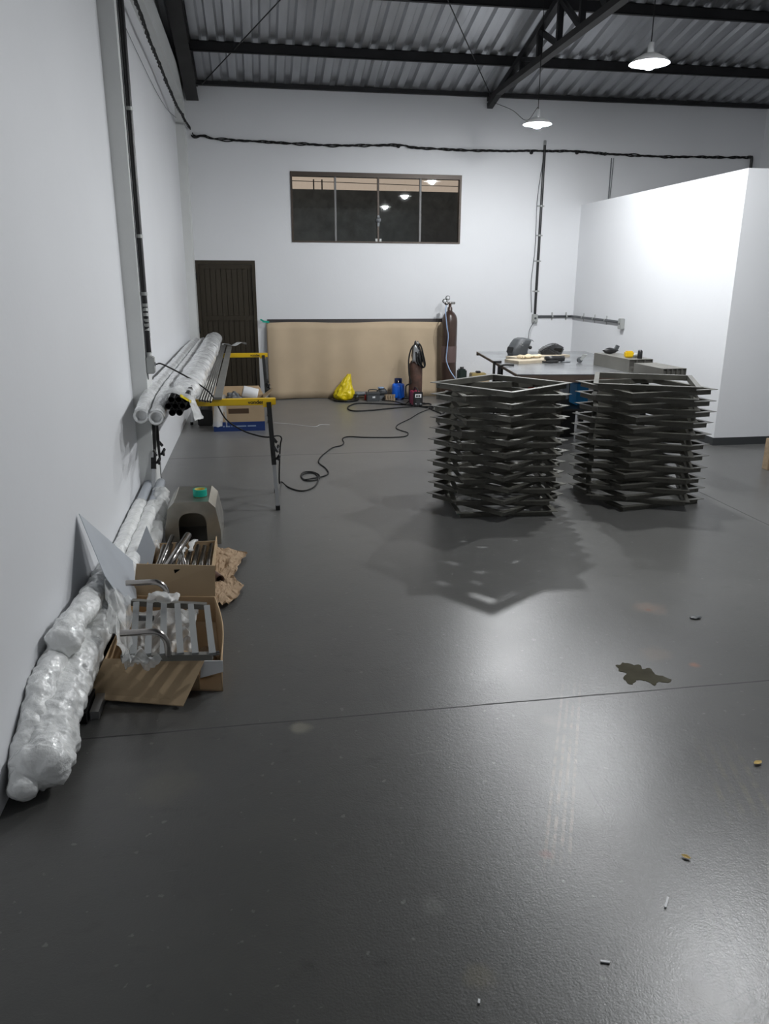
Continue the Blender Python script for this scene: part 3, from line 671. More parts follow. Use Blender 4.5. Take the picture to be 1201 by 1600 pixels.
# inverter welder
wx, wy = 2.215, 10.62
wd = thing('inverter_welder', 'small pink and black inverter welder on the floor before the rusty cylinder', 'welder', (wx, wy+0.15, 0))
MB().b2(wx-0.062, wx+0.062, wy+0.01, wy+0.30, 0.012, 0.20, bev=0.01).build('case', M['pink'], wd)
MB().b2(wx-0.066, wx+0.066, wy-0.02, wy+0.012, 0.012, 0.215, bev=0.008).build('front_panel', M['black_plastic'], wd)
MB().b2(wx-0.066, wx+0.066, wy+0.295, wy+0.315, 0.012, 0.205, bev=0.008).build('rear_panel', M['black_plastic'], wd)
MB().b2(wx-0.045, wx+0.045, wy-0.024, wy-0.019, 0.135, 0.185).build('display_plate', M['white'], wd)
mb = MB()
for dx in (-0.018, 0.014): mb.lathe([(0, -0.008), (0.013, -0.008), (0.014, 0)], (wx+dx, wy-0.023, 0.16), 12, 'Y')
mb.build('dial_knob', M['black_plastic'], wd)
mb = MB()
for k in range(4): mb.b2(wx-0.03, wx+0.03, wy-0.023, wy-0.019, 0.035+k*0.022, 0.043+k*0.022)
mb.build('vent_slots', M['dark_grey'], wd)
mb = MB(); mb.tube(smooth_path([(wx, wy+0.02, 0.205), (wx, wy+0.05, 0.245), (wx, wy+0.22, 0.245), (wx, wy+0.27, 0.2)], 5), 0.010, 8); mb.build('handle', M['black_plastic'], wd)
for dx in (-0.035, 0.035): MB().lathe([(0, -0.025), (0.014, -0.025), (0.014, 0)], (wx+dx, wy-0.019, 0.045), 10, 'Y').build('cable_socket', M['mid_grey'], wd)
for (dx, dy) in ((-0.05, 0.03), (0.05, 0.03), (-0.05, 0.27), (0.05, 0.27)): MB().b2(wx+dx-0.01, wx+dx+0.01, wy+dy-0.01, wy+dy+0.01, 0, 0.014).build('foot', M['black_rubber'], wd)

# blue canister
bxx, byy = 2.065, 11.36
bc = thing('gas_canister', 'bright blue squat gas canister with collar left of the rusty cylinder', 'gas canister', (bxx, byy, 0))
MB().lathe([(0, 0.022), (0.085, 0.022), (0.094, 0.03), (0.096, 0.05), (0.096, 0.195), (0.090, 0.225), (0.07, 0.24), (0.03, 0.248), (0, 0.248)], (bxx, byy, 0), 28).build('body', M['blue'], bc)
MB().lathe([(0.088, 0.0), (0.09, 0.028), (0.082, 0.028), (0.08, 0.0), (0.088, 0.0)], (bxx, byy, 0), 28).build('foot_ring', M['blue_dark'], bc)
mb = MB(); a0, a1 = 0.2, 5.2
mb.sheet(lambda u, v: (bxx+0.058*math.cos(-1.2+a0+(a1-a0)*u), byy+0.058*math.sin(-1.2+a0+(a1-a0)*u), 0.238+0.075*v), 28, 3, 0.004); mb.build('collar', M['blue_dark'], bc)
MB().lathe([(0.018, 0.245), (0.018, 0.285), (0.0, 0.29)], (bxx, byy, 0), 12).build('valve', M['chrome'], bc)

# yellow bag on black tray
tag(MB().lathe([(0, 0.003), (0.185, 0.003), (0.20, 0.014), (0.205, 0.028), (0.195, 0.028), (0.185, 0.016), (0, 0.014)], (1.27, 11.36, 0), 28).build('tray', M['black_plastic']), 'shallow black tray under the yellow bag', 'tray')
mb = MB(); bgc = Vector((1.25, 11.36, 0.017))
def bag(u, v):
    a = 2*PI*u; z = v
    prof = [(0.0, 0.10), (0.05, 0.125), (0.2, 0.14), (0.35, 0.125), (0.5, 0.10), (0.65, 0.075), (0.8, 0.05), (0.92, 0.032), (1.0, 0.026)]
    for i in range(len(prof)-1):
        if prof[i][0] <= z <= prof[i+1][0]:
            t = (z-prof[i][0])/(prof[i+1][0]-prof[i][0]); r = prof[i][1]*(1-t)+prof[i+1][1]*t
    r *= 1+0.30*mnoise.noise(Vector((math.cos(a)*1.8, math.sin(a)*1.8, z*3)))+0.22*mnoise.noise(Vector((math.cos(a)*4, math.sin(a)*4, z*4)))*(0.6+z)+0.10*(1-2*abs(mnoise.noise(Vector((math.cos(a)*7, math.sin(a)*7, z*9)))))
    return (bgc.x+r*math.cos(a)+0.075*z*z, bgc.y+r*0.8*math.sin(a), bgc.z+0.375*z)
mb.sheet(bag, 48, 30); mb.add([bag(k/24, 0) for k in range(24)], [tuple(range(24))]); mb.add([bag(k/24, 1) for k in range(24)], [tuple(range(24))])
tag(mb.build('plastic_bag', M['yellow_bag']), 'crumpled yellow plastic bag standing before the brown paper', 'bag')

# tools on the floor in front of the paper
tb = thing('toolbox', 'grey plastic toolbox with a small white label near the yellow bag', 'toolbox', (1.66, 11.28, 0))
MB().b2(1.57, 1.76, 11.20, 11.32, 0, 0.10, bev=0.008).build('case', M['dark_grey'], tb)
MB().b2(1.565, 1.765, 11.195, 11.325, 0.10, 0.135, bev=0.008).build('lid', M['dark_grey'], tb)
MB().b2(1.65, 1.69, 11.194, 11.20, 0.05, 0.075).build('label_plate', M['white'], tb)
MB().tube(smooth_path([(1.60, 11.26, 0.13), (1.61, 11.26, 0.165), (1.72, 11.26, 0.165), (1.73, 11.26, 0.13)], 5), 0.007, 8).build('handle', M['black_plastic'], tb)
gr = thing('angle_grinder', 'dark grey angle grinder lying left of the grey toolbox', 'power tool', (1.49, 11.4, 0))
MB().lathe([(0, -0.13), (0.03, -0.13), (0.036, -0.05), (0.032, 0.03), (0.034, 0.09), (0.02, 0.11), (0, 0.11)], (1.50, 11.40, 0.09), 14, 'X').build('motor_body', M['mid_grey'], gr)
MB().lathe([(0, 0), (0.06, 0), (0.062, 0.012), (0.0, 0.03)], (1.42, 11.39, 0.045), 18).build('guard', M['dark_grey'], gr)
MB().tube([(1.43, 11.36, 0.08), (1.43, 11.26, 0.10)], 0.014, 10).build('side_handle', M['black_plastic'], gr)
MB().lathe([(0, 0), (0.055, 0), (0.055, 0.004), (0, 0.004)], (1.42, 11.39, 0.0), 18).lathe([(0.012, 0), (0.012, 0.05)], (1.42, 11.39, 0.0), 10).build('disc', M['mid_grey'], gr)
MB().b2(1.56, 1.62, 11.37, 11.43, 0.0, 0.11).build('battery_grip', M['red'], gr, 'red grip')
ms = thing('mitre_saw_base', 'grey bench tool with blue cap right of the grey toolbox', 'power tool', (1.84, 11.42, 0))
MB().b2(1.76, 1.92, 11.36, 11.48, 0, 0.06, bev=0.01).build('base', M['mid_grey'], ms)
MB().blob((1.83, 11.41, 0.11), (0.075, 0.05, 0.065), 0.25, 4, 4).build('motor_housing', M['dark_grey'], ms)
MB().lathe([(0, 0), (0.05, 0), (0.045, 0.018), (0, 0.022)], (1.81, 11.41, 0.165), 16).build('cap', M['hose'], ms)
mb = thing('wooden_crate', 'small slatted wood crate between the bench tool and the blue canister', 'crate', (1.93, 11.2, 0))
for k in range(4): MB().b2(1.85+k*0.037, 1.875+k*0.037, 11.20, 11.21, 0.0, 0.10).build('slat', M['wood'], mb)
for z in (0.015, 0.075): MB().b2(1.845, 1.995, 11.21, 11.222, z, z+0.02).build('rail', M['wood_pale'], mb)
MB().b2(1.85, 1.99, 11.222, 11.33, 0, 0.08).build('contents', M['wood'], mb)
dv = thing('wire_feeder', 'small grey machine with two round dials behind the left frame stack', 'machine', (2.83, 11.12, 0))
MB().b2(2.74, 2.94, 11.08, 11.24, 0.02, 0.13, bev=0.012).build('case', M['mid_grey'], dv)
for dx in (-0.045, 0.045): MB().lathe([(0, -0.012), (0.032, -0.012), (0.036, 0)], (2.84+dx, 11.08, 0.075), 16, 'Y').build('dial', M['chrome'], dv)
for dx in (-0.07, 0.07): MB().b2(2.84+dx-0.012, 2.84+dx+0.012, 11.10, 11.22, 0, 0.022).build('foot', M['black_rubber'], dv)
MB().box((2.83, 11.15, 0.135), (0.15, 0.10, 0.003), rot=Matrix.Rotation(0.05, 3, 'Y')).build('paper_slip', M['white'], dv)
jc = thing('jerry_can', 'dark green can beside the base of the tall brown cylinder', 'can', (3.065, 11.45, 0))
MB().b2(3.00, 3.13, 11.38, 11.52, 0, 0.43, bev=0.02).build('body', M['green_dark'], jc)
MB().lathe([(0.03, 0.43), (0.03, 0.46), (0, 0.46)], (3.065, 11.45, 0), 12).build('cap', M['black_plastic'], jc)
tag(MB().b2(3.18, 3.48, 11.36, 11.60, 0, 0.285).build('storage_box', M['card']), 'cardboard box on the floor under the dull yellow tool case', 'box')
yc = thing('tool_case', 'dull yellow tool case with black latch near the back wall behind the left stack', 'tool case', (3.32, 11.46, 0.285))
MB().b2(3.21, 3.44, 11.39, 11.55, 0.287, 0.365, bev=0.01).build('case', M['olive_yellow'], yc)
MB().b2(3.29, 3.36, 11.42, 11.50, 0.365, 0.395, bev=0.008).build('latch', M['black_plastic'], yc)

# cables on the floor by the welder
def floor_path(px, z=0.008): return [Vector((*PZ(0, a, b).xy, z)) for a, b in px]
tag(MB().tube(smooth_path(floor_path([(668, 638), (640, 634), (600, 632), (562, 631), (548, 634), (543, 639), (553, 643), (580, 642), (610, 639), (650, 636), (690, 636)])+[Vector((2.6, 10.5, 0.008))], 8), 0.010, 8).build('welding_cable', M['black_rubber']), 'thick black welding cable looped on the floor left of the welder', 'cable')
tag(MB().tube(smooth_path(floor_path([(664, 633), (640, 630), (632, 634), (615, 630), (597, 628), (605, 626), (640, 625), (656, 628)], 0.026), 8), 0.008, 8).build('ground_cable', M['black_rubber']), 'short black cable looped beneath the blue canister', 'cable')
tag(MB().tube(smooth_path([Vector((2.28, 10.56, 0.05)), Vector((2.36, 10.48, 0.06)), Vector((2.40, 10.44, 0.012)), Vector((2.34, 10.42, 0.008))]+floor_path([(690, 648), (700, 660), (690, 668), (684, 655), (700, 640)]), 8), 0.012, 8).build('torch_hose', M['black_rubber']), 'thick black torch hose coiled from the welder towards the left frame stack', 'hose')
tag(MB().tube(smooth_path(floor_path([(672, 639), (655, 646), (640, 655), (622, 664), (619, 670), (628, 674), (637, 677), (634, 682), (615, 684), (570, 684), (545, 683), (535, 686), (537, 693), (532, 697), (520, 700), (510, 707), (500, 716), (498, 724), (508, 732), (513, 740), (505, 745), (490, 748), (476, 750), (470, 745), (474, 739), (486, 738), (497, 742), (499, 748), (488, 752), (475, 751), (471, 744), (480, 740), (492, 741), (497, 750), (490, 762), (472, 768), (452, 763), (440, 754)], 0.006)+[Vector((0.135, 6.36, 0.10)), Vector((0.15, 6.22, 0.42)), Vector((0.16, 6.08, 0.52)), Vector((0.13, 6.02, 0.555)), PY(6.0, 418, 683), PY(6.03, 400, 680), PY(6.05, 378, 672), PY(6.05, 352, 654), Vector((-0.36, 6.08, 0.872)), Vector((-0.47, 6.12, 0.965)), Vector((-0.60, 6.14, 1.045)), Vector((-0.72, 6.08, 1.12)), Vector((-0.755, 6.03, 1.125))], 8), 0.006, 8).build('extension_cord', M['black_rubber']), 'black extension cord from the left column outlet over the front sawhorse and across the floor', 'cord')
tag(MB().tube(smooth_path(floor_path([(428, 661), (455, 663), (490, 667), (500, 664), (515, 664)], 0.003), 8), 0.003, 6).build('white_string', M['white']), 'white string lying on the floor right of the printed box', 'string')

# ------------------------------------------------------------------ work table
A, B = Vector((2.79, 9.72, 0)), Vector((2.51, 7.27, 0))
ex = (A-B).normalized(); ey = Vector((ex.y, -ex.x, 0)); Wt = 1.42
wt = thing('work_table', 'worn steel work table with rusty edge behind the two frame stacks', 'table', ((A+B)/2+ey*Wt/2))
TZ = 0.85
def tp(u, v, z): return B+ex*u+ey*v+Vector((0, 0, z))
Lt = (A-B).length
rotT = Matrix((ex, ey, Vector((0, 0, 1)))).transposed()
MB().prism([tp(0, 0, TZ-0.008), tp(Lt, 0, TZ-0.008), tp(Lt, Wt, TZ-0.008), tp(0, Wt, TZ-0.008)], (0, 0, 0.008)).build('table_top', M['table'], wt)
mb = MB()
mb.box(tp(0.02, Wt/2, TZ-0.045), (0.04, Wt, 0.07), rot=rotT); mb.box(tp(Lt-0.02, Wt/2, TZ-0.03), (0.04, Wt, 0.04), rot=rotT)
mb.box(tp(Lt/2, 0.02, TZ-0.02), (Lt, 0.04, 0.022), rot=rotT); mb.box(tp(Lt/2, Wt-0.02, TZ-0.02), (Lt, 0.04, 0.022), rot=rotT)
mb.build('apron', M['table_edge'], wt)
for (u, v) in ((0.10, 0.10), (Lt-0.35, 0.25), (0.10, Wt-0.1), (Lt-0.35, Wt-0.1)):
    MB().box(tp(u, v, TZ/2-0.02), (0.06, 0.06, TZ-0.04), rot=rotT).build('leg', M['black_steel'], wt)
SZ = 0.47
MB().box(tp(Lt/2-0.1, Wt/2+0.05, SZ-0.01), (Lt-0.6, Wt-0.2, 0.02), rot=rotT).build('lower_shelf', M['black_steel'], wt)
cbx = PZ(0, 885, 683)
MB().b2(cbx.x-0.085, cbx.x+0.085, cbx.y, cbx.y+0.35, 0, 0.80).build('pedestal', M['black_steel'], wt)
# things on the lower shelf
def shelf_item(name, x, y, size, m, lab, cat, extra=None):
    t = thing(name, lab, cat, (x, y, SZ))
    MB().box((x, y, SZ+size[2]/2+0.001), size, bev=0.006).build('body', m, t)
    if extra: MB().lathe([(0.02, 0), (0.02, 0.025), (0, 0.025)], (x, y, SZ+size[2]), 12).build('cap', extra, t)
    return t
q = PY(7.75, 905, 600)
shelf_item('jerry_can', q.x, 7.75, (0.13, 0.2, 0.22), M['cyan'], 'bright blue can on the lower shelf seen between the two frame stacks', 'can', M['cyan'])
for (px_, yy, s_, m_, nm, lab, ct) in ((828, 8.6, (0.12, 0.12, 0.14), 'red', 'plastic_tub', 'red tub on the lower shelf under the work table', 'tub'), (845, 8.5, (0.10, 0.12, 0.13), 'orange', 'storage_tin', 'orange tin beside the red tub on the lower shelf', 'tin'), (862, 8.4, (0.16, 0.14, 0.11), 'cream', 'carton', 'cream carton on the lower shelf under the work table', 'box'), (882, 8.1, (0.08, 0.10, 0.17), 'white', 'plastic_bottle', 'white bottle on the lower shelf near the blue can', 'bottle')):
    q = PY(yy, px_, 595); shelf_item(nm, q.x, yy, s_, M[m_], lab, ct, M['white'] if nm in ('plastic_bottle', 'storage_tin') else None)

# board with gloves
bd = PZ(TZ, 797, 568); be = PZ(TZ, 856, 564)
mb = MB(); mb.bar((bd.x+0.03, bd.y+0.05, TZ+0.0155), (be.x, be.y, TZ+0.0155), 0.26, 0.03); tag(mb.build('wood_board', M['wood_pale']), 'pale wooden board lying on the work table under the gloves', 'board')
be2 = Vector((2.93, 8.72, TZ+0.012)); mb = MB(); mb.bar(be2, be2+Vector((0.75, 0.28, 0)), 0.22, 0.022); tag(mb.build('wood_board', M['wood_pale']), 'thin board on the work table just in front of the vented helmet', 'board')
gp = Vector((3.02, 8.47, TZ+0.031))
for i, (dx, dy, rz, lab) in enumerate(((0, 0, 0.3, 'cream leather work glove on the board, the left one'), (0.12, 0.05, -0.2, 'cream leather work glove on the board, the right one'))):
    t = thing('work_glove', lab, 'glove', gp+Vector((dx, dy, 0)), 'work gloves')
    mb = MB(); mb.blob(gp+Vector((dx, dy, 0.018)), (0.048, 0.055, 0.018), 0.1, 3, i, power=0.8)
    for k in range(4):
        a = rz-0.45+0.3*k+PI*1.05; b0 = gp+Vector((dx, dy, 0.02))+Vector((math.cos(a), math.sin(a), 0))*0.04
        mb.tube(smooth_path([b0, b0+Vector((math.cos(a)*0.04, math.sin(a)*0.04, 0.012)), b0+Vector((math.cos(a)*0.075, math.sin(a)*0.075, -0.006))], 4), 0.011, 8)
    mb.tube([gp+Vector((dx, dy+0.04, 0.02)), gp+Vector((dx-0.06, dy+0.055, 0.02))], 0.012, 8)
    mb.build('glove_hand', M['cream'], t)
    MB().blob(gp+Vector((dx+0.055, dy+0.02, 0.02)), (0.03, 0.045, 0.02), 0.1, 3, i+5).build('cuff', M['cream'], t)
# welding helmets
C = Vector((3.17, 9.20, TZ+0.004)); t = thing('welding_helmet', 'dark grey vented welding helmet standing on the work table', 'helmet', C, 'welding helmets')
mt = Matrix.Rotation(0.35, 3, 'Z')
hprof = [(-0.125, 0.0, 0.075), (-0.135, 0.035, 0.085), (-0.115, 0.085, 0.095), (-0.075, 0.14, 0.10), (-0.035, 0.185, 0.095), (0.01, 0.202, 0.085), (0.06, 0.20, 0.07)]
def hshell(u, v):
    k = v*(len(hprof)-1); i = min(int(k), len(hprof)-2); f = k-i
    x, z, wd = (hprof[i][q]*(1-f)+hprof[i+1][q]*f for q in range(3))
    a = (u-0.5)*2; b = abs(a)
    back = 0.19*max(0, b-0.42)/0.58*(1-0.55*v)
    yy = math.copysign(min(1, b/0.55)**0.8*wd, a) if b < 0.55 else math.copysign(wd+0.012*(b-0.55), a)
    return C+mt@Vector((x+back+0.03*min(1, b/0.5)**3, yy, z-0.05*v**3*b*b))
MB().sheet(hshell, 40, 24, 0.004).build('shell', M['dark_grey'], t)
MB().box(C+mt@Vector((-0.128, 0, 0.062)), (0.014, 0.11, 0.07), rot=mt@Matrix.Rotation(0.25, 3, 'Y'), bev=0.004).build('visor', M['black_plastic'], t)
for (xx_, yy_, zz_) in ((-0.075, -0.09, 0.125), (-0.055, -0.092, 0.145), (-0.03, -0.09, 0.155), (-0.055, -0.097, 0.115)):
    MB().box(C+mt@Vector((xx_+0.035, yy_, zz_)), (0.013, 0.02, 0.010), rot=mt).build('vent', M['galv'], t)
MB().tube([C+mt@Vector((0.05+0.085*math.cos(a), 0.08*math.sin(a), 0.12+0.02*math.cos(a))) for a in [2*PI*k/24 for k in range(24)]], 0.012, 8, closed=True).build('headband', M['black_rubber'], t)
MB().lathe([(0, 0), (0.022, 0), (0.02, 0.02), (0, 0.02)], C+mt@Vector((0.13, -0.07, 0.085)), 12, 'Y').build('adjuster_knob', M['black_plastic'], t)
hc = Vector((3.52, 9.02, TZ+0.002)); t = thing('welding_helmet', 'black angular welding helmet lying on the work table to the right', 'helmet', hc, 'welding helmets')
def hull(pts, bev=0.012):
    bm = bmesh.new()
    for p in pts: bm.verts.new(p)
    r = bmesh.ops.convex_hull(bm, input=bm.verts[:])
    bmesh.ops.delete(bm, geom=[g for g in r['geom_interior'] if isinstance(g, bmesh.types.BMVert)], context='VERTS')
    bmesh.ops.dissolve_limit(bm, angle_limit=0.02, verts=bm.verts[:], edges=bm.edges[:])
    bmesh.ops.bevel(bm, geom=bm.edges[:], offset=bev, segments=2, affect='EDGES'); bm.verts.index_update()
    o = [v.co.copy() for v in bm.verts], [[v.index for v in f.verts] for f in bm.faces]; bm.free(); return o
hp_ = [(-0.12, -0.08, 0), (-0.10, 0.10, 0), (-0.155, -0.05, 0.055), (-0.14, 0.08, 0.06), (-0.085, -0.085, 0.105), (-0.06, 0.07, 0.125), (0.055, -0.05, 0.150), (0.05, 0.05, 0.155), (0.17, -0.03, 0.095), (0.165, 0.05, 0.10), (0.095, -0.10, 0.0), (0.09, 0.11, 0.0), (0.02, -0.115, 0.045)]
MB().add(*hull([hc+Vector(p) for p in hp_])).build('shell', M['black_plastic'], t)
MB().box(hc+Vector((0.055, -0.088, 0.075)), (0.10, 0.02, 0.055), rot=Matrix.Rotation(0.42, 3, 'X'), bev=0.005).build('visor', M['black_rubber'], t)
MB().tube(smooth_path([hc+Vector((-0.165, -0.02, 0.035)), hc+Vector((-0.15, -0.06, 0.085)), hc+Vector((-0.09, -0.09, 0.118)), hc+Vector((-0.03, -0.08, 0.135))], 5), 0.008, 8).build('rim', M['mid_grey'], t)
# grinder / black cable heap and caster
gk = PZ(TZ, 868, 566); t = thing('angle_grinder', 'black angle grinder with coiled lead in front of the black helmet', 'power tool', (gk.x, gk.y, TZ))
MB().lathe([(0, -0.13), (0.028, -0.13), (0.034, -0.05), (0.030, 0.03), (0.034, 0.09), (0, 0.11)], (gk.x, gk.y, TZ+0.04), 14, 'X').build('motor_body', M['black_plastic'], t)
MB().lathe([(0, 0), (0.055, 0), (0.055, 0.01), (0, 0.02)], (gk.x+0.11, gk.y-0.01, TZ+0.002), 16).build('guard', M['mid_grey'], t)
MB().tube(smooth_path([(gk.x-0.12, gk.y, TZ+0.03), (gk.x-0.17, gk.y-0.03, TZ+0.012), (gk.x-0.1, gk.y-0.1, TZ+0.012), (gk.x, gk.y-0.06, TZ+0.014), (gk.x-0.08, gk.y-0.04, TZ+0.02), (gk.x-0.15, gk.y-0.08, TZ+0.014)], 6), 0.010, 8).build('lead', M['black_rubber'], t)
ck = PZ(TZ, 905, 567); t = thing('caster_wheel', 'small caster wheel lying on the right part of the work table', 'caster', (ck.x, ck.y, TZ))
MB().lathe([(0, -0.014), (0.026, -0.014), (0.034, -0.008), (0.034, 0.008), (0.026, 0.014), (0, 0.014)], (ck.x, ck.y, TZ+0.035), 18, 'Y').build('wheel', M['dark_grey'], t)
MB().bar((ck.x+0.005, ck.y-0.018, TZ+0.035), (ck.x+0.06, ck.y-0.018, TZ+0.09), 0.004, 0.03).bar((ck.x+0.005, ck.y+0.018, TZ+0.035), (ck.x+0.06, ck.y+0.018, TZ+0.09), 0.004, 0.03).box((ck.x+0.06, ck.y, TZ+0.09), (0.04, 0.05, 0.006)).build('fork', M['galv'], t)
# clamps and cables hanging off the left edge
e0 = tp(1.05, 0, TZ)
t = thing('g_clamp', 'black screw clamp hanging on the left edge of the work table', 'clamp', e0)
mb = MB(); mb.box(e0+Vector((0.0, 0, 0.012)), (0.09, 0.03, 0.022)); mb.box(e0+Vector((-0.035, 0, -0.10)), (0.022, 0.03, 0.22)); mb.box(e0+Vector((-0.0, 0, -0.20)), (0.09, 0.03, 0.022)); mb.build('clamp_body', M['black_steel'], t)
MB().tube([e0+Vector((0.015, 0, -0.30)), e0+Vector((0.015, 0, -0.05))], 0.008, 8).tube([e0+Vector((-0.03, 0, -0.29)), e0+Vector((0.06, 0, -0.29))], 0.005, 8).build('screw', M['mid_grey'], t)
e1 = tp(0.72, 0, TZ)
tag(MB().tube(smooth_path([e1+Vector((0.12, 0.0, 0.012)), e1+Vector((0.0, 0, 0.012)), e1+Vector((-0.03, 0, -0.03)), e1+Vector((-0.02, 0.0, -0.22)), e1+Vector((-0.07, 0.05, -0.40)), e1+Vector((-0.05, 0.1, -0.60)), e1+Vector((-0.1, 0.15, -0.84))], 8), 0.011, 8).build('welding_cable', M['black_rubber']), 'black cable hanging over the left edge of the work table to the floor', 'cable')

# grey box sections on the right of the table
bs0 = Vector((3.62, 8.0, TZ+0.001)); dirb = Vector((0.06, -1.0, 0)).normalized(); perp = Vector((dirb.y, -dirb.x, 0))*-1
def box_tube(c0, ln, wd, ht, m):
    mb = MB(); sd = perp; up = Vector((0, 0, 1)); t = 0.004
    a, b = Vector(c0), Vector(c0)+dirb*ln
    for s in (-1, 1): mb.bar(a+sd*s*(wd/2-t/2)+up*ht/2, b+sd*s*(wd/2-t/2)+up*ht/2, t, ht)
    for z in (t/2, ht-t/2): mb.bar(a+up*z, b+up*z, wd-2*t, t)
    mb.bar(a+dirb*0.02+up*ht/2, a+dirb*0.024+up*ht/2, wd-2*t, ht-2*t); mb.bar(b-dirb*0.02+up*ht/2, b-dirb*0.024+up*ht/2, wd-2*t, ht-2*t)
    return mb
POSN = ['nearest the table middle', 'second from the table middle', 'third from the table middle', 'fourth from the table middle', 'closest to the partition']
for (start, ln, cnt, wdt, ht, grp, lab) in ((0.0, 0.74, 3, 0.085, 0.128, 'far grey box sections', 'in the far bundle'), (0.80, 0.52, 5, 0.046, 0.100, 'near grey box sections', 'in the near bundle')):
    for k in range(cnt):
        c = bs0+dirb*start+perp*(0.045+k*(wdt+0.003))*(1)
        nm = POSN[k] if k < cnt-1 else POSN[4]
        tag(box_tube(c, ln, wdt, ht, None).build('steel_box_section', M['tube_grey']), 'grey steel box section on the table %s, %s' % (lab, nm), 'steel tube', grp)
tt = bs0+dirb*0.12+perp*0.09+Vector((0, 0, 0.129))
t = thing('hand_drill', 'black hand tool lying on the far grey box sections', 'power tool', tt)
MB().blob(tt+Vector((0.03, 0, 0.03)), (0.085, 0.035, 0.03), 0.25, 3, 2).build('body', M['black_plastic'], t)
MB().bar(tt+Vector((0.09, 0, 0.03)), tt+Vector((0.115, 0.0, 0.085)), 0.03, 0.035).build('grip', M['dark_grey'], t)
tt = bs0+dirb*0.55+perp*0.10+Vector((0, 0, 0.129)); t = thing('cordless_drill', 'yellow and black drill body standing on the far grey box sections', 'power tool', tt)
MB().b2(tt.x-0.045, tt.x+0.045, tt.y-0.03, tt.y+0.03, tt.z, tt.z+0.065, bev=0.012).build('case', M['yellow'], t)
MB().blob((tt.x+0.075, tt.y, tt.z+0.022), (0.05, 0.03, 0.022), 0.15, 3, 8).build('nose', M['galv'], t)
tt2 = bs0+dirb*0.66+perp*0.16+Vector((0, 0, 0.129)); tag(MB().lathe([(0, 0), (0.024, 0), (0.026, 0.01), (0.024, 0.07), (0.016, 0.085), (0, 0.085)], tt2, 14).build('spray_can', M['black_plastic']), 'small black can standing right of the yellow drill body on the box sections', 'can')

# ------------------------------------------------------------------ sawhorses
def sawhorse(yc, label):
    t = thing('sawhorse', label, 'sawhorse', (-0.365, yc, 0), 'folding sawhorses')
    x0, x1, zt = -0.86, 0.125, 0.845
    mb = MB(); mb.b2(x0, x1, yc-0.030, yc+0.030, zt-0.050, zt, bev=0.004); mb.b2(x0+0.03, x0+0.10, yc-0.034, yc+0.034, zt-0.065, zt-0.012); mb.b2(x1-0.10, x1-0.03, yc-0.034, yc+0.034, zt-0.065, zt-0.012)
    mb.build('top_beam', M['yellow'], t)
    for xe, sgn in ((x0+0.055, -1), (x1-0.055, 1)):
        for s in (-1, 1):
            top = Vector((xe, yc+s*0.022, zt-0.03)); foot = Vector((xe+sgn*0.035, yc+s*0.255, 0.0))
            d = foot-top; mid = top+d*0.52
            lg = MB().bar(top, mid+d*0.06, 0.036, 0.036, (1, 0, 0)).build('leg', M['black_steel'], t)
            MB().bar(mid, foot+Vector((0, 0, 0.02)), 0.026, 0.026, (1, 0, 0)).build('extension_tube', M['alu'], lg)
            MB().bar(foot+Vector((0, 0, 0.034))-d.normalized()*0.004, foot+Vector((0, 0, 0.004)), 0.034, 0.034, (1, 0, 0)).build('rubber_foot', M['black_rubber'], lg)
            k = mid+d*0.0; mb = MB(); mb.lathe([(0, -0.01), (0.010, -0.01), (0.010, 0.035), (0.018, 0.035), (0.018, 0.05), (0, 0.05)], k+Vector((0, s*0.01, 0)), 10, 'X'); mb.bar(k+Vector((0.03, 0, 0.0)), k+Vector((0.05, s*0.04, 0.035)), 0.012, 0.02); mb.bar(k+Vector((0.01, s*0.018, 0.10)), k+Vector((0.035, s*0.035, 0.06)), 0.012, 0.02)
            mb.build('height_lock', M['black_plastic'], lg)
    text_mesh('brand_lettering', 'vonder', 0.040, M['ink'], t, (-0.03, yc-0.0312, zt-0.026), (PI/2, 0, 0), 0.0008, 1.05)
    return t
sawhorse(6.08, 'yellow topped sawhorse with black legs, the front one nearest the camera')
sawhorse(9.90, 'yellow topped sawhorse with black legs, the rear one before the dark door')
SZT = 0.8465

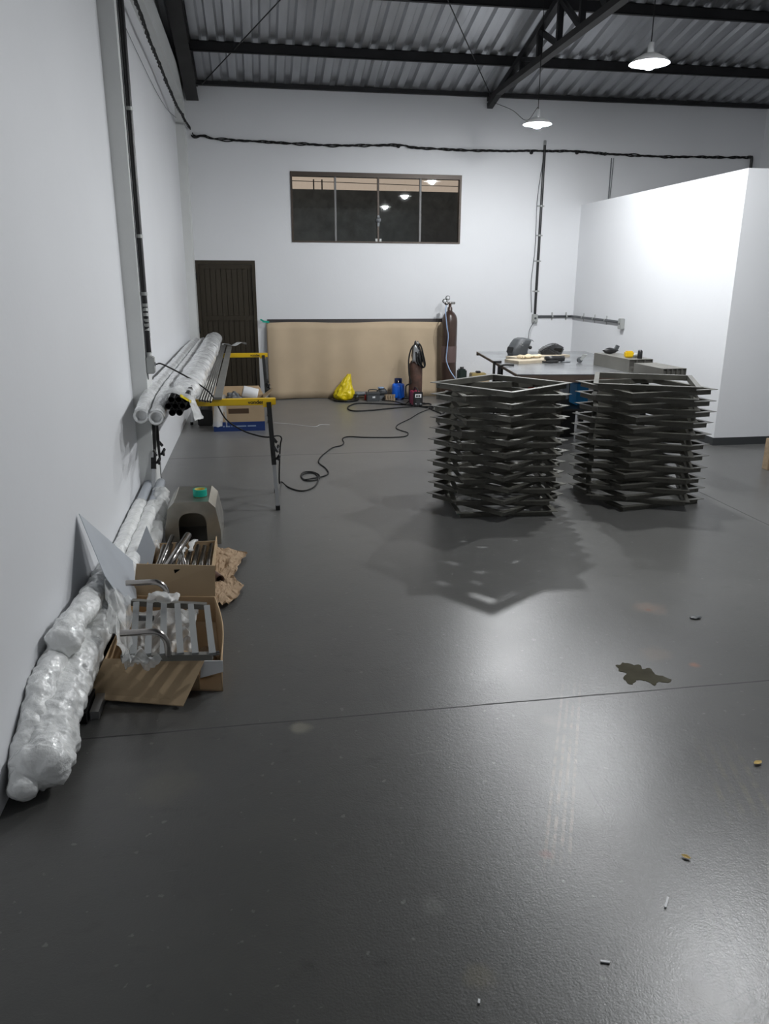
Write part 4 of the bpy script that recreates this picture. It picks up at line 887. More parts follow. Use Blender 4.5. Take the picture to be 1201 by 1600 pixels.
# long wrapped bundles
def wrapped(path, rad, amp=0.25, freq=9.0, seed=0, seg=26, flat=1.0, n=12, taper=(1, 1), crumple=0.15, ends=True):
    P = smooth_path(path, n); mb = MB(); off = Vector((seed*5.1, seed*2.3, seed*9.7)); vs = []; N_ = len(P)
    for i, p in enumerate(P):
        t = (P[min(i+1, N_-1)]-P[max(i-1, 0)]).normalized(); nx = t.cross(Vector((0, 0, 1))).normalized(); nz = nx.cross(t)
        u = i/(N_-1); r0 = rad(u) if callable(rad) else rad
        for k in range(seg):
            a = 2*PI*k/seg; d = nx*math.cos(a)+nz*math.sin(a)*flat
            q = p+d*r0
            r = 1+amp*mnoise.noise(q*freq+off)+crumple*mnoise.noise(q*freq*3.1+off)+0.05*(1-2*abs(mnoise.noise(q*freq*5.3+off)))
            vs.append(p+d*r0*r)
    fs = [(i*seg+k, i*seg+(k+1) % seg, (i+1)*seg+(k+1) % seg, (i+1)*seg+k) for i in range(N_-1) for k in range(seg)]
    if ends:
        for base, p, sg in ((0, P[0], -1), ((N_-1)*seg, P[-1], 1)):
            t = (P[1]-P[0]).normalized() if sg < 0 else (P[-1]-P[-2]).normalized()
            r0 = (rad(0 if sg < 0 else 1) if callable(rad) else rad)
            prev = base
            for sc_, ad_ in ((0.90, 0.22), (0.66, 0.42), (0.33, 0.52)):
                o = len(vs)
                for k in range(seg):
                    c = p+(Vector(vs[base+k])-p)*sc_+t*sg*r0*ad_; c = c+(c-p)*(0.22*mnoise.noise(c*22+off)+0.10*mnoise.noise(c*55+off)); vs.append(c)
                for k in range(seg):
                    j = (k+1) % seg; fs.append((prev+k, prev+j, o+j, o+k))
                prev = o
            vs.append(p+t*sg*r0*0.55); e_ = len(vs)-1
            for k in range(seg): fs.append((prev+k, prev+(k+1) % seg, e_))
    return mb.add(vs, fs, True)

def hollow_end(c, d, r, m_in, parent, name='tube_end', m=None):
    MB().pipe(c, Vector(c)+Vector(d)*0.05, r, r*0.82, 16).build(name, m if m else M['wrapthin'], parent)

wt1 = thing('wrapped_tube', 'film wrapped tube on the sawhorses, the one against the left wall', 'wrapped tube', (-0.82, 8.3, SZT), 'film wrapped tubes on the sawhorses')
wrapped([(-0.80, 5.36, SZT+0.0), (-0.815, 6.1, SZT+0.058), (-0.825, 8, SZT+0.062), (-0.845, 9.9, SZT+0.058), (-0.85, 11.25, SZT+0.05)], 0.052, 0.08, 8, 1, n=50, crumple=0.07, ends=False).build('film_wrap', M['wrapthin'], wt1)
MB().lathe([(0.050, 0.03), (0.052, -0.012), (0.036, -0.012), (0.034, 0.03), (0.02, 0.032), (0, 0.032)], (-0.80, 5.37, SZT+0.002), 20, 'Y').build('tube_end', M['wrapthin'], wt1)
wt2 = thing('wrapped_tube', 'film wrapped tube on the sawhorses, second from the left wall', 'wrapped tube', (-0.70, 8.3, SZT), 'film wrapped tubes on the sawhorses')
wrapped([(-0.695, 5.30, SZT-0.005), (-0.705, 6.1, SZT+0.055), (-0.715, 8, SZT+0.06), (-0.735, 9.9, SZT+0.055), (-0.745, 11.2, SZT+0.05)], 0.050, 0.08, 8, 2, n=50, crumple=0.07, ends=False).build('film_wrap', M['wrapthin'], wt2)
MB().lathe([(0.048, 0.03), (0.050, -0.012), (0.036, -0.012), (0.034, 0.03), (0.02, 0.032), (0, 0.032)], (-0.695, 5.31, SZT-0.003), 20, 'Y').build('tube_end', M['wrapthin'], wt2)
wb = thing('wrapped_tube_bundle', 'large film wrapped bundle of dark tubes on the sawhorses with open ends showing', 'tube bundle', (-0.55, 8.3, SZT))
wrapped([(-0.560, 5.62, SZT+0.055), (-0.548, 6.1, SZT+0.078), (-0.55, 8, SZT+0.088), (-0.572, 9.9, SZT+0.088), (-0.587, 11.2, SZT+0.088)], lambda u: 0.080+0.024*min(1, u*3), 0.14, 6, 3, n=50, flat=0.8, crumple=0.10, ends=False).build('film_wrap', M['wrapthin'], wb)
tr_ = 0.0235; bc_ = Vector((-0.565, 5.44, SZT+0.05))
rows = [(-0.048, 3, 0.0), (0.0, 3, -0.024), (0.046, 3, 0.0)]
cells = [(-0.048+0.012, 0.044), (0.0+0.012, 0.044), (0.048+0.012, 0.044), (-0.06, 0.0), (-0.012, 0.0), (0.036, 0.0), (-0.036, -0.044), (0.012, -0.044)]
for (dx, dz) in cells:
    c = bc_+Vector((dx, 0, dz)); pp = MB().pipe(c, c+Vector((0, 0.5, 0.02)), tr_, tr_-0.003, 16).build('tube', M['black_steel'], wb)
    MB().lathe([(0, 0.08), (tr_-0.003, 0.08)], c, 14, 'Y').build('tube_bore', M['hole'], wb)
mb = MB(); mb.sheet(lambda u, v: Vector((-0.66+0.20*u+0.015*math.sin(v*9), 5.40+0.35*v, SZT+0.155-0.10*abs(u-0.35)**1.2+0.022*mnoise.noise(Vector((u*4, v*5, 1))))), 14, 14, 0.0)
mb.sheet(lambda u, v: Vector((-0.475+0.05*math.sin(v*4)*u+0.03*u, 5.37+0.35*v-0.02*u, SZT+0.10-0.14*u+0.03*mnoise.noise(Vector((u*4, v*5, 7))))), 10, 12, 0.0)
mb.build('loose_film', M['film'], wb)
MB().sheet(lambda u, v: Vector((-0.535+0.07*u, 5.385+0.03*v, SZT+0.125-0.045*u+0.014*v)), 6, 2, 0.0015).build('yellow_tape', M['yellow_bag'], wb)
# bare rods
for k in range(5):
    x = -0.448+k*0.021; lab = ['first from the wrapped bundle', 'second from the wrapped bundle', 'third from the wrapped bundle', 'fourth from the wrapped bundle', 'fifth from the wrapped bundle, beside the flat bar'][k]
    z = SZT+0.0115
    tag(MB().pipe((x, 5.94-0.02*k+0.01*(k % 2), z), (x-0.075-0.006*k+0.03, 11.1-0.05*k, z), 0.0095, 0.0075, 10).build('steel_tube', M['rod']), 'thin bare steel tube on the sawhorses, ' + lab, 'tube', 'bare steel tubes on the sawhorses')
tag(MB().bar((-0.318, 6.03, SZT+0.011), (-0.37, 10.75, SZT+0.011), 0.062, 0.018).build('flat_bar', M['tube_grey']), 'grey flat steel bar on the sawhorses, rightmost of the long lengths', 'steel bar')
mb = MB(); mb.sheet(lambda u, v: Vector((-0.46+0.32*u, 10.55+0.10*v, SZT+0.045+0.02*math.sin(u*9+v*2)+0.02*u)), 16, 4, 0.001); tag(mb.build('film_scrap', M['film']), 'scrap of clear film at the far end of the bare steel tubes', 'film')

# printed cardboard box under the sawhorses
b0x, b1x, b0y, b1y, bz = -0.55, 0.05, 9.16, 9.56, 0.375
cb1 = thing('cardboard_box', 'open cardboard box with blue printed base between the two sawhorses', 'box', ((b0x+b1x)/2, (b0y+b1y)/2, 0))
th = 0.006
mb = MB(); mb.b2(b0x, b1x, b0y, b0y+th, 0, bz); mb.b2(b0x, b1x, b1y-th, b1y, 0, bz); mb.b2(b0x, b0x+th, b0y+th, b1y-th, 0, bz); mb.b2(b1x-th, b1x, b0y+th, b1y-th, 0, bz); mb.b2(b0x, b1x, b0y, b1y, 0, 0.008)
mb.build('box_body', M['card'], cb1)
MB().b2(b0x-0.0008, b1x+0.0008, b0y-0.0012, b0y+0.001, 0.0, 0.112).b2(b1x, b1x+0.0012, b0y, b1y, 0.0, 0.112).build('blue_band', M['blue_print'], cb1, 'dark blue printed band')
mb = MB(); xx = -0.44
for wl in (0.018, 0.05, 0.012, 0.15, 0.10):
    mb.b2(xx, xx+wl, b0y-0.0018, b0y-0.001, 0.052, 0.068); xx += wl+0.014
mb.build('pale_print', M['ink_white'], cb1)
MB().b2(-0.37, -0.13, b0y-0.0012, b0y, 0.21, 0.27).build('brown_print', M['ink_brown'], cb1)
MB().prism([(b0x, b1y, bz), (b1x, b1y, bz), (b1x-0.05, b1y+0.05, bz+0.10), (b0x, b1y+0.05, bz+0.10)], (0, th, 0)).build('flap', M['card_in'], cb1)
MB().prism([(b1x, b0y+0.02, bz), (b1x, b1y-0.02, bz), (b1x+0.12, b1y-0.06, bz+0.09), (b1x+0.09, b0y+0.12, bz+0.06)], (0, 0, 0.005)).build('flap', M['card'], cb1)
MB().prism([(b0x+0.02, b0y, bz), (b1x-0.02, b0y, bz), (b1x-0.02, b0y+0.10, bz-0.07), (b0x+0.02, b0y+0.10, bz-0.07)], (0, 0, 0.005)).build('flap', M['card_in'], cb1)
rl = thing('film_roll', 'white film roll sticking out of the printed cardboard box', 'roll', (-0.11, 9.36, 0.30))
rr = Matrix.Rotation(0.25, 3, 'Y')
MB().lathe([(0.03, -0.09), (0.075, -0.09), (0.078, -0.08), (0.078, 0.08), (0.075, 0.09), (0.03, 0.09), (0.03, -0.09)], (-0.11, 9.36, 0.415), 24, 'X', rot=rr).build('film', M['white'], rl)
MB().lathe([(0.022, -0.095), (0.03, -0.095), (0.03, 0.095), (0.022, 0.095)], (-0.11, 9.36, 0.415), 18, 'X', rot=rr).build('core', M['card'], rl)
tag(MB().blob((-0.30, 9.34, 0.355), (0.10, 0.10, 0.075), 0.6, 6, 11, 28, 18).build('film_bundle', mat('dark_film_parcel', (0.20, 0.21, 0.22), 0.15, bump=0.6, bscale=30, coat=0.6)), 'dark shiny film parcel in the printed box left of the white roll', 'parcel')
mb = MB(); mb.sheet(lambda u, v: Vector((-0.56+0.17*u+0.05*v*(1-u), 9.145-0.02*math.sin(u*6)-0.01*v, 0.06+0.38*v+0.03*mnoise.noise(Vector((u*3, v*4, 5))))), 12, 16); tag(mb.build('film_scrap', M['film']), 'clear film hanging over the left edge of the printed cardboard box', 'film')
kc = thing('tool_case', 'black case on the floor behind the front sawhorse near the left wall', 'tool case', (-0.66, 9.75, 0))
MB().b2(-0.76, -0.58, 9.55, 9.85, 0.0, 0.20, bev=0.012).build('case', M['black_plastic'], kc)
MB().tube(smooth_path([(-0.72, 9.7, 0.195), (-0.71, 9.7, 0.235), (-0.63, 9.7, 0.235), (-0.62, 9.7, 0.195)], 5), 0.009, 8).build('handle', M['dark_grey'], kc)

# ------------------------------------------------------------------ foreground pile along the left wall
# dark profile and aluminium strip under the wrap
def prof_u(x0, x1, y0, y1, h): 
    return MB().b2(x0, x1, y0, y1, h-0.006, h).b2(x0, x0+0.006, y0, y1, 0, h-0.006).b2(x1-0.006, x1, y0, y1, 0, h-0.006).b2(x0+0.006, x1-0.006, y0+0.004, y0+0.008, 0.0, h-0.006)
tag(prof_u(-0.83, -0.755, 2.90, 5.2, 0.05).build('steel_channel', M['black_steel']), 'black steel channel on the floor under the front wrapped bundle', 'channel')
tag(prof_u(-0.748, -0.712, 2.93, 4.0, 0.036).build('aluminium_strip', M['alu']), 'ribbed aluminium strip on the floor beside the black channel', 'strip')

A_ = wrapped([(-0.815, 2.46, 0.105), (-0.818, 2.62, 0.115), (-0.822, 2.9, 0.150), (-0.82, 3.3, 0.155), (-0.822, 3.8, 0.145), (-0.825, 4.3, 0.14)], lambda u: 0.092*(1-0.12*u), 0.22, 8, 11, seg=64, n=50, crumple=0.16)
tag(A_.build('bubble_wrapped_bundle', M['wrap']), 'thick bubble wrapped bundle on the floor, the right one at the front of the pile', 'wrapped bundle', 'bubble wrapped bundles along the left wall')
B_ = wrapped([(-0.865, 2.40, 0.06), (-0.874, 2.55, 0.13), (-0.878, 2.75, 0.215), (-0.876, 3.05, 0.255), (-0.876, 3.5, 0.24), (-0.876, 3.9, 0.2)], 0.050, 0.25, 9, 12, seg=52, n=50, crumple=0.18)
tag(B_.build('bubble_wrapped_bundle', M['wrap']), 'slim bubble wrapped bundle wedged against the left wall at the front of the pile', 'wrapped bundle', 'bubble wrapped bundles along the left wall')
C_ = wrapped([(-0.845, 3.02, 0.315), (-0.84, 3.2, 0.315), (-0.84, 3.5, 0.285), (-0.85, 3.9, 0.24), (-0.86, 4.3, 0.20)], lambda u: 0.062-0.01*u, 0.28, 9, 13, seg=52, n=50, crumple=0.18)
tag(C_.build('bubble_wrapped_bundle', M['wrap']), 'short bubble wrapped bundle lying on top of the other front bundles', 'wrapped bundle', 'bubble wrapped bundles along the left wall')
tw = thing('wrapped_tube_bundle', 'bubble wrapped pair of tubes by the wall beyond the steel plates, far ends bare', 'tube bundle', (-0.82, 5.2, 0))
for dx, z in ((-0.875, 0.165), (-0.79, 0.155)):
    MB().pipe((dx, 4.3, z), (dx, 6.0, z+0.06), 0.034, 0.029, 18).build('tube', M['plate'], tw)
wrapped([(-0.875, 4.2, 0.165), (-0.872, 4.7, 0.175), (-0.872, 5.45, 0.2)], 0.048, 0.2, 8, 14, seg=28, n=26, crumple=0.12).build('bubble_wrap', M['wrap'], tw)
wrapped([(-0.785, 4.2, 0.155), (-0.782, 4.7, 0.165), (-0.782, 5.45, 0.19)], 0.047, 0.2, 8, 15, seg=28, n=26, crumple=0.12).build('bubble_wrap', M['wrap'], tw)
wrapped([(-0.74, 4.75, 0.09), (-0.735, 5.1, 0.13), (-0.745, 5.5, 0.19), (-0.77, 5.75, 0.21)], 0.055, 0.5, 9, 16, seg=28, n=20, crumple=0.3).build('loose_film', M['film'], tw)
wrapped([(-0.83, 4.1, 0.07), (-0.83, 5.6, 0.07)], 0.065, 0.15, 7, 17, seg=28, n=40).build('bubble_wrap', M['wrap'], tw)

# steel plates
T = PX(XL+0.012, 123, 803); Pr = PY(4.22, 207, 877); Pl = PY(3.52, 178, 925)
nrm = (Pr-T).cross(Pl-T).normalized()
if nrm.y > 0: nrm = -nrm
def on_plane(x, y, p0, n):
    q = RT*(x-600.5)/FPX - UP*(y-800)/FPX + D
    return EYE+q*((p0-EYE).dot(n)/q.dot(n))
poly = [on_plane(x, y, T, nrm) for x, y in ((123, 803), (207, 877), (213, 935), (196, 948), (163, 900))]
tag(MB().prism(poly, -nrm*0.003).build('steel_plate', M['plate']), 'pointed grey steel plate leaning with its tip against the left wall', 'plate')
n2 = Vector((0.35, -0.85, 0.40)).normalized(); p2 = PY(4.52, 228, 822)
poly = [on_plane(x, y, p2, n2) for x, y in ((229, 821), (243, 856), (233, 905), (205, 905), (207, 878))]
tag(MB().prism(poly, -n2*0.003).build('steel_plate', M['plate']), 'bluish grey steel plate with a peaked top behind the cardboard flap', 'plate')

# open cardboard box with rack
fr, fl_, br, bl = Vector((-0.215, 3.08, 0)), Vector((-0.72, 3.17, 0)), Vector((-0.275, 3.80, 0)), Vector((-0.70, 3.88, 0))
H2 = 0.15
cb2 = thing('cardboard_box', 'open flat cardboard box with raised back flap holding a slatted rack', 'box', (fr+fl_+br+bl)/4)
up = Vector((0, 0, 1))
def wallp(a, b, h, th=0.006):
    n = (b-a).cross(up).normalized()*th; return [a, b, b+up*h, a+up*h], n
mb = MB(); mb.prism([fl_, fr, br, bl], up*0.007)
for a, b in ((bl, fl_), (br, bl)): poly, n = wallp(a, b, H2); mb.prism(poly, n*-1)
# right side wall bows outwards
mb.sheet(lambda u, v: fr+(br-fr)*u+up*(H2*v)+Vector((0.025*math.sin(PI*u)*v, 0, 0)), 10, 4, 0.006)
mb.prism([fl_, fl_+(fr-fl_)*0.8, fl_+(fr-fl_)*0.8+up*H2, fl_+up*H2], (0, 0.006, 0))
mb.build('box_body', M['card_in'], cb2)
b0, b1 = bl+up*H2, br+up*H2
tl_, tr2 = PY(3.93, 213, 881), PY(3.84, 336, 884)
MB().prism([b0+Vector((0, 0.004, 0)), b1+Vector((0, 0.004, 0)), tr2, tl_], (0, 0.005, 0)).build('flap', M['card'], cb2)
f0, f1 = fl_+up*H2, fl_+(fr-fl_)*0.86+up*H2
MB().prism([f0, f1, PZ(0.012, 286, 1104), PZ(0.012, 137, 1092)], (0, -0.002, 0.005)).build('flap', M['card'], cb2)
MB().prism([fr+up*H2+Vector((-0.085, 0.012, 0)), fr+up*H2+Vector((0.006, 0.0, 0)), fr+up*0.10+Vector((0.006, -0.006, 0)), fr+up*0.075+Vector((-0.095, -0.002, 0))], (0, -0.004, 0)).build('label_paper', M['white'], cb2, 'white torn shipping label')
mb = MB(); qh = b0+(b1-b0)*0.52+(tl_+(tr2-tl_)*0.52-(b0+(b1-b0)*0.52))*0.78
MB().prism([qh+Vector((-0.015, -0.001, 0.012)), qh+Vector((0.02, -0.001, 0.012)), qh+Vector((0.005, -0.001, -0.004)), qh+Vector((-0.01, -0.001, -0.016))], (0, 0.002, 0)).build('torn_hole', M['hole'], cb2)

# rack
rk = thing('slatted_rack', 'grey slatted steel rack with two bent chrome handles in the open box', 'rack', ((fr+br+fl_+bl)/4)+up*0.15)
zr = 0.205
RB = lambda px_, py_, dz=0.0: PZ(zr+dz, px_, py_)
fA, fB = RB(190, 1027), RB(332, 1025); bA, bB = RB(206, 941), RB(322, 947)
MB().bar(fA, fB, 0.028, 0.028).build('end_rail', M['tube_grey'], rk); MB().bar(bA, bB, 0.028, 0.028).build('end_rail', M['tube_grey'], rk)
slp = [((213, 942), (208, 1023)), ((234, 942), (231, 1023)), ((256, 943), (255, 1023)), ((277, 944), (282, 1022)), ((298, 945), (305, 1022)), ((323, 947), (332, 1022))]
for (a, b) in slp: MB().bar(RB(*a, 0.016), RB(*b, 0.016), 0.028, 0.012).build('slat', M['rack'], rk)
def handle(base, end):
    P0, P1 = PZ(zr+0.015, *base), PZ(zr+0.128, *end)
    MB().tube(smooth_path([P0, P0+Vector((0, 0, 0.05)), P0+Vector((-0.008, 0, 0.082)), P0+Vector((-0.032, 0, 0.106)), P0+Vector((-0.062, 0.002, 0.113)), Vector((P1.x*0.5+P0.x*0.5-0.03, P0.y+0.004, P0.z+0.113)), Vector((P1.x, P0.y+0.008, P0.z+0.113))], 8), 0.0145, 14).build('handle', M['chrome'], rk)
handle((263, 1024), (184, 1001)); handle((262, 942), (195, 916))
MB().bar(RB(190, 966, -0.02), RB(240, 966, -0.02), 0.02, 0.02).build('cross_rail', M['mid_grey'], rk)
MB().tube([RB(322, 1025, 0.0), RB(342, 1020, 0.0)], 0.010, 10).build('rail_stub', M['chrome'], rk)

# clear film around the rack
def film(name, lab, fn, nu=24, nv=24): tag(MB().sheet(fn, nu, nv).build(name, M['film']), lab, 'film')
k0, k1, k2, k3 = PZ(0.33, 163, 912), PZ(0.31, 205, 932), PZ(0.235, 203, 1034), PZ(0.26, 170, 985)
film('film_sheet', 'clear plastic film draped between the front bundle and the slatted rack', lambda u, v: (k0*(1-u)*(1-v)+k1*u*(1-v)+k2*u*v+k3*(1-u)*v)+Vector((0.02*mnoise.noise(Vector((u*5, v*5, 1))), 0, 0.06*mnoise.noise(Vector((u*4, v*4, 3)))+0.02*math.sin(u*6))))
k4, k5, k6, k7 = PZ(0.235, 190, 1026), PZ(0.235, 255, 1030), PZ(0.15, 230, 1047), PZ(0.15, 198, 1045)
film('film_sheet', 'clear film lapping over the front rail of the slatted rack', lambda u, v: (k4*(1-u)*(1-v)+k5*u*(1-v)+k6*u*v+k7*(1-u)*v)+Vector((0, -0.01, 0.03*math.sin(u*PI)+0.035*mnoise.noise(Vector((u*5, v*5, 6))))))
fb = (fl_+fr+bl+br)/4
tag(MB().sheet(lambda u, v: Vector((fl_.x+0.06+0.30*u, 3.25+0.5*v, 0.115+0.06*mnoise.noise(Vector((u*6, v*8, 9))))), 26, 26).build('film_sheet', mat('crinkled_film', (0.62, 0.63, 0.62), 0.15, bump=0.5, bscale=30, alpha=0.7)), 'crinkled clear film lying inside the box under the slatted rack', 'film')
k8, k9 = PZ(0.27, 232, 938), PZ(0.27, 280, 935)
film('film_sheet', 'clear film twisted round the back rail of the slatted rack', lambda u, v: k8*(1-u)+k9*u+Vector((0, 0.05*math.cos(PI*v*1.3), 0.045*math.sin(PI*v)*(0.6+0.4*math.sin(u*5))+0.02*mnoise.noise(Vector((u*5, v*5, 2))))), 20, 12)
tag(MB().blob((-0.31, 3.32, 0.03), (0.05, 0.13, 0.022), 0.4, 5, 21).build('paper_wad', M['brown_paper']), 'brown paper wad inside the open box at its right side', 'paper')

# box of chrome tubes
tbx = thing('cardboard_box', 'low cardboard box packed with polished tubes before the steel housing', 'box', (-0.50, 4.45, 0))
x0, x1, y0, y1, hh = -0.70, -0.315, 4.02, 4.86, 0.13
mb = MB(); mb.b2(x0, x1, y0, y1, 0, 0.006); mb.b2(x0, x0+0.006, y0, y1, 0.006, hh); mb.b2(x1-0.006, x1, y0, y1, 0.006, hh); mb.b2(x0+0.006, x1-0.006, y0, y0+0.006, 0.006, hh); mb.b2(x0+0.006, x1-0.006, y1-0.006, y1, 0.006, hh-0.03)
mb.build('box_body', M['card'], tbx)
rr = random.Random(3)
desc = ['against the right side', 'second from the right side', 'third from the right side', 'fourth from the right side', 'fifth from the right side', 'sixth from the right side', 'seventh from the right side', 'eighth, against the left side']
for k in range(8):
    x = x1-0.030-k*0.043
    tag(MB().pipe((x, 4.06+0.02*rr.random(), 0.105), (x+rr.uniform(-0.004, 0.004), 4.72+0.10*rr.random(), 0.105), 0.0155, 0.013, 16).build('polished_tube', M['chrome']), 'polished steel tube in the low box, ' + desc[k], 'tube', 'polished tubes in the low box')
for k in range(8):
    x = x1-0.05-k*0.042
    tag(MB().pipe((x, 4.1, 0.052), (x, 4.75, 0.052), 0.0155, 0.013, 12).build('polished_tube', M['chrome']), 'polished tube in the lower layer of the low box, ' + desc[k], 'tube', 'polished tubes in the low box')
ta, tb_ = PZ(0.16, 262, 884), PZ(0.24, 294, 836)
tag(MB().pipe(ta-(tb_-ta)*0.15, tb_, 0.021, 0.018, 18).build('polished_tube', M['chrome']), 'polished tube lying slantwise across the others with its end raised', 'tube', 'polished tubes in the low box')
ta, tb_ = PZ(0.15, 250, 884), PZ(0.19, 269, 838)
tag(MB().pipe(ta, tb_, 0.013, 0.011, 14).build('polished_tube', M['chrome']), 'thin polished tube lying slantwise near the left side of the low box', 'tube', 'polished tubes in the low box')
ta, tb_ = PZ(0.15, 289, 884), PZ(0.155, 281, 858)
tag(MB().pipe(ta, tb_, 0.012, 0.010, 14).build('polished_tube', M['chrome']), 'short thin polished tube crossing the middle of the low box', 'tube', 'polished tubes in the low box')
for i, (px_, py_) in enumerate(((300, 852), (284, 864))):
    q = PZ(0.14, px_, py_)
    tag(wrapped([q+Vector((0, -0.09, 0)), q+Vector((0, 0, 0.012)), q+Vector((0.01, 0.09, 0))], 0.015, 0.7, 24, 30+i, seg=18, n=10, crumple=0.4, flat=0.6).build('film_scrap', M['film']), ['clear film scrap on the tubes near the raised tube end', 'clear film scrap on the tubes at the middle of the low box', 'clear film scrap on the tubes near the right side of the low box', 'clear film scrap on the thin slanting tube'][i], 'film')
# brown paper
def bp(u, v):
    x = -0.315+0.115*u; yy = 3.98+0.88*v
    n = mnoise.noise(Vector((u*4, v*9, 2))); n2_ = mnoise.noise(Vector((u*9, v*22, 5)))
    ep = [(0, -0.02), (0.12, 0.03), (0.3, 0.075), (0.36, 0.05), (0.5, -0.01), (0.58, 0.02), (0.72, 0.03), (0.88, 0.09), (0.93, 0.10), (1.0, -0.03)]
    for (v0, e0_), (v1, e1_) in zip(ep, ep[1:]):
        if v0 <= v <= v1: edge = e0_+(e1_-e0_)*(v-v0)/(v1-v0)
    edge += 0.012*mnoise.noise(Vector((1, v*30, 8)))
    return Vector((x+edge*0.8*u, yy+0.02*n2_, 0.020+0.045*(1-u)*(0.6+0.4*math.sin(v*9))+0.022*n*(0.3+u)+0.012*abs(n2_)))
tag(MB().sheet(bp, 26, 90, 0.001, smooth=False).build('packing_paper', M['brown_paper']), 'crumpled brown packing paper torn along the right of the tube box', 'paper')
q = PZ(0.06, 343, 905)
tag(MB().pipe((q.x-0.05, q.y+0.10, 0.055), (q.x, q.y, 0.055), 0.030, 0.024, 18).build('cardboard_tube', M['rust']), 'short dark brown tube end poking out by the brown packing paper', 'tube')

# octagonal steel housing
hx, hy0, hy1 = -0.485, 5.08, 5.50; hw, ht_ = 0.185, 0.305
hb = thing('steel_housing', 'stainless steel housing with chamfered top and arched front opening', 'housing', (hx, (hy0+hy1)/2, 0))
outer = [(-hw, 0), (-hw*1.0, 0.10), (-hw*0.85, ht_-0.045), (-hw*0.62, ht_), (hw*0.62, ht_), (hw*0.85, ht_-0.045), (hw*1.0, 0.10), (hw, 0)]
aw = 0.092; arch = [(aw, 0), (aw, 0.14)]+[(aw*math.copysign(abs(math.cos(a))**0.7, math.cos(a)), 0.14+0.088*math.sin(a)**0.8) for a in [PI*k/14 for k in range(1, 14)]]+[(-aw, 0.14), (-aw, 0)]
MB().prism([(hx+a, hy0, b) for a, b in outer+arch], (0, 0.004, 0)).build('front_plate', M['steel_box'], hb)
mb = MB()
for i in range(len(outer)-1):
    (a, b), (c, d) = outer[i], outer[i+1]
    nn = Vector((-(d-b), 0, (c-a))).normalized()*0.004
    if 2 <= i <= 4: nn = nn
    pts_ = [Vector((hx+a, hy0+0.004, b)), Vector((hx+c, hy0+0.004, d)), Vector((hx+c, hy1, d)), Vector((hx+a, hy1, b))]
    if i in (2, 4): pts_ = [Vector((hx+a, hy0+0.004, b)), Vector((hx+c, hy0+0.004, d)), Vector((hx+c, hy1-0.02, d+0.006)), Vector((hx+a, hy1-0.0, b+0.0))]
    mb.prism(pts_, -nn)
mb.prism([(hx+a, hy1, b) for a, b in outer], (0, 0.004, 0))
mb.build('shell', M['steel_box'], hb)
tq = PZ(ht_, 312, 778)
ty = min(max(tq.y+0.045, hy0+0.06), hy1-0.06)
tp_ = thing('tape_roll', 'green tape roll with yellow core on top of the steel housing', 'tape', (tq.x, ty, ht_+0.004))
MB().lathe([(0.036, 0), (0.047, 0), (0.0475, 0.003), (0.0475, 0.045), (0.047, 0.048), (0.036, 0.048), (0.036, 0)], (tq.x, ty, ht_+0.004), 28).build('tape', M['teal'], tp_)
MB().lathe([(0.033, 0), (0.036, 0), (0.036, 0.0485), (0.033, 0.0485), (0.033, 0)], (tq.x, ty, ht_+0.004), 28).build('core', M['tape_core'], tp_)

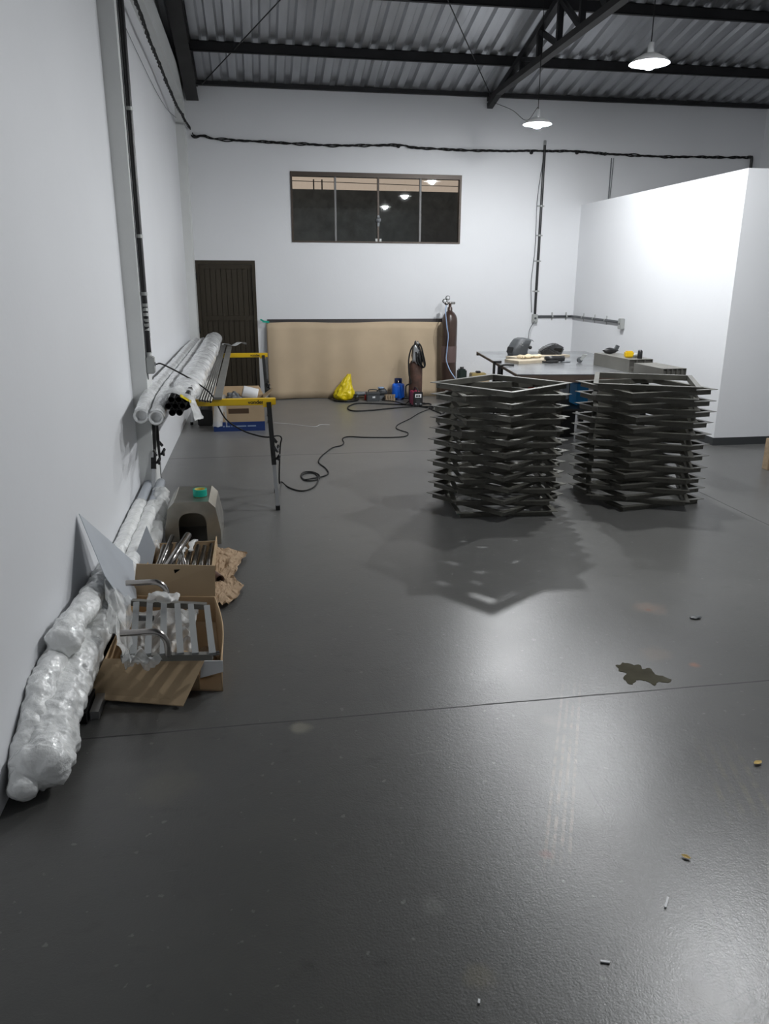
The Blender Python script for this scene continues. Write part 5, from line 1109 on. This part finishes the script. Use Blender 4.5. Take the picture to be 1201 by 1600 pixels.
# ------------------------------------------------------------------ on the open floor
cp = PZ(0, 1004, 1054)
pl = []
outl = [(962, 1040), (972, 1036), (985, 1037), (999, 1040), (1004, 1047), (1015, 1044), (1022, 1052), (1036, 1057), (1049, 1063), (1040, 1068), (1028, 1065), (1022, 1070), (1010, 1064), (998, 1061), (988, 1070), (978, 1066), (972, 1058), (980, 1053), (968, 1048)]
oo = [PZ(0.0015, *p_) for p_ in outl]; pl = []
for i_ in range(len(oo)):
    for k_ in range(6): pl.append(oo[i_].lerp(oo[(i_+1) % len(oo)], k_/6))
pl = [p_+Vector((0.010*mnoise.noise(p_*55), 0.018*mnoise.noise(p_*45+Vector((9, 9, 9))), 0)) for p_ in pl]
tag(MB().add(pl+[p_*1.0-Vector((0, 0, 0.0014)) for p_ in pl], [tuple(range(len(pl)))]+[(i, (i+1) % len(pl), len(pl)+(i+1) % len(pl), len(pl)+i) for i in range(len(pl))]).build('water_puddle', M['water']), 'small dark wet puddle on the floor near the front joint', 'puddle')
def leaf(px_, py_, s, rz, lab):
    q = PZ(0, px_, py_); mt = Matrix.Rotation(rz, 3, 'Z')
    def f(u, v):
        l = (u-0.5)*2; wv = (1-l*l)**0.8*0.5*(v-0.5)*2
        return q+mt@Vector((l*s, wv*s, 0.004+0.35*s*(wv*wv)*2+0.18*s*l*l+0.1*s*mnoise.noise(Vector((u*3, v*3, px_)))+0.1*s))
    tag(MB().sheet(f, 10, 6, 0.0006).build('leaf', M['leaf']), lab, 'leaf', 'dry leaves')
leaf(1183, 1194, 0.020, 0.3, 'dry yellow leaf on the floor at the right edge of the photo')
leaf(1071, 1341, 0.015, 2.4, 'dry yellow leaf on the floor below and left of the other leaf')
for (a, b, s, rz, lab) in ((1041, 1411, 0.022, 0.9, 'white sliver of wood on the floor at lower right'), (945, 1504, 0.012, -0.3, 'small white chip on the floor near the bottom of the photo'), (748, 1566, 0.006, 1.2, 'tiny white chip on the floor at the bottom centre')):
    q = PZ(0, a, b); tag(MB().box(q+Vector((0, 0, 0.003)), (s*2, 0.006, 0.004), rz=rz).build('debris_chip', M['white']), lab, 'debris')
q = PZ(0, 1086, 966); tag(MB().blob((q.x, q.y, 0.006), (0.03, 0.018, 0.006), 0.4, 4, 3).build('debris_scrap', M['dark_grey']), 'dark scrap on the floor right of the frame shadows', 'debris')
q = PZ(0, 1205, 735)
tag(MB().b2(q.x-0.045, q.x+0.05, q.y, q.y+0.09, 0, 0.30, bev=0.004).build('wooden_post', M['wood']), 'short brown wooden post standing at the right edge of the photo', 'post')
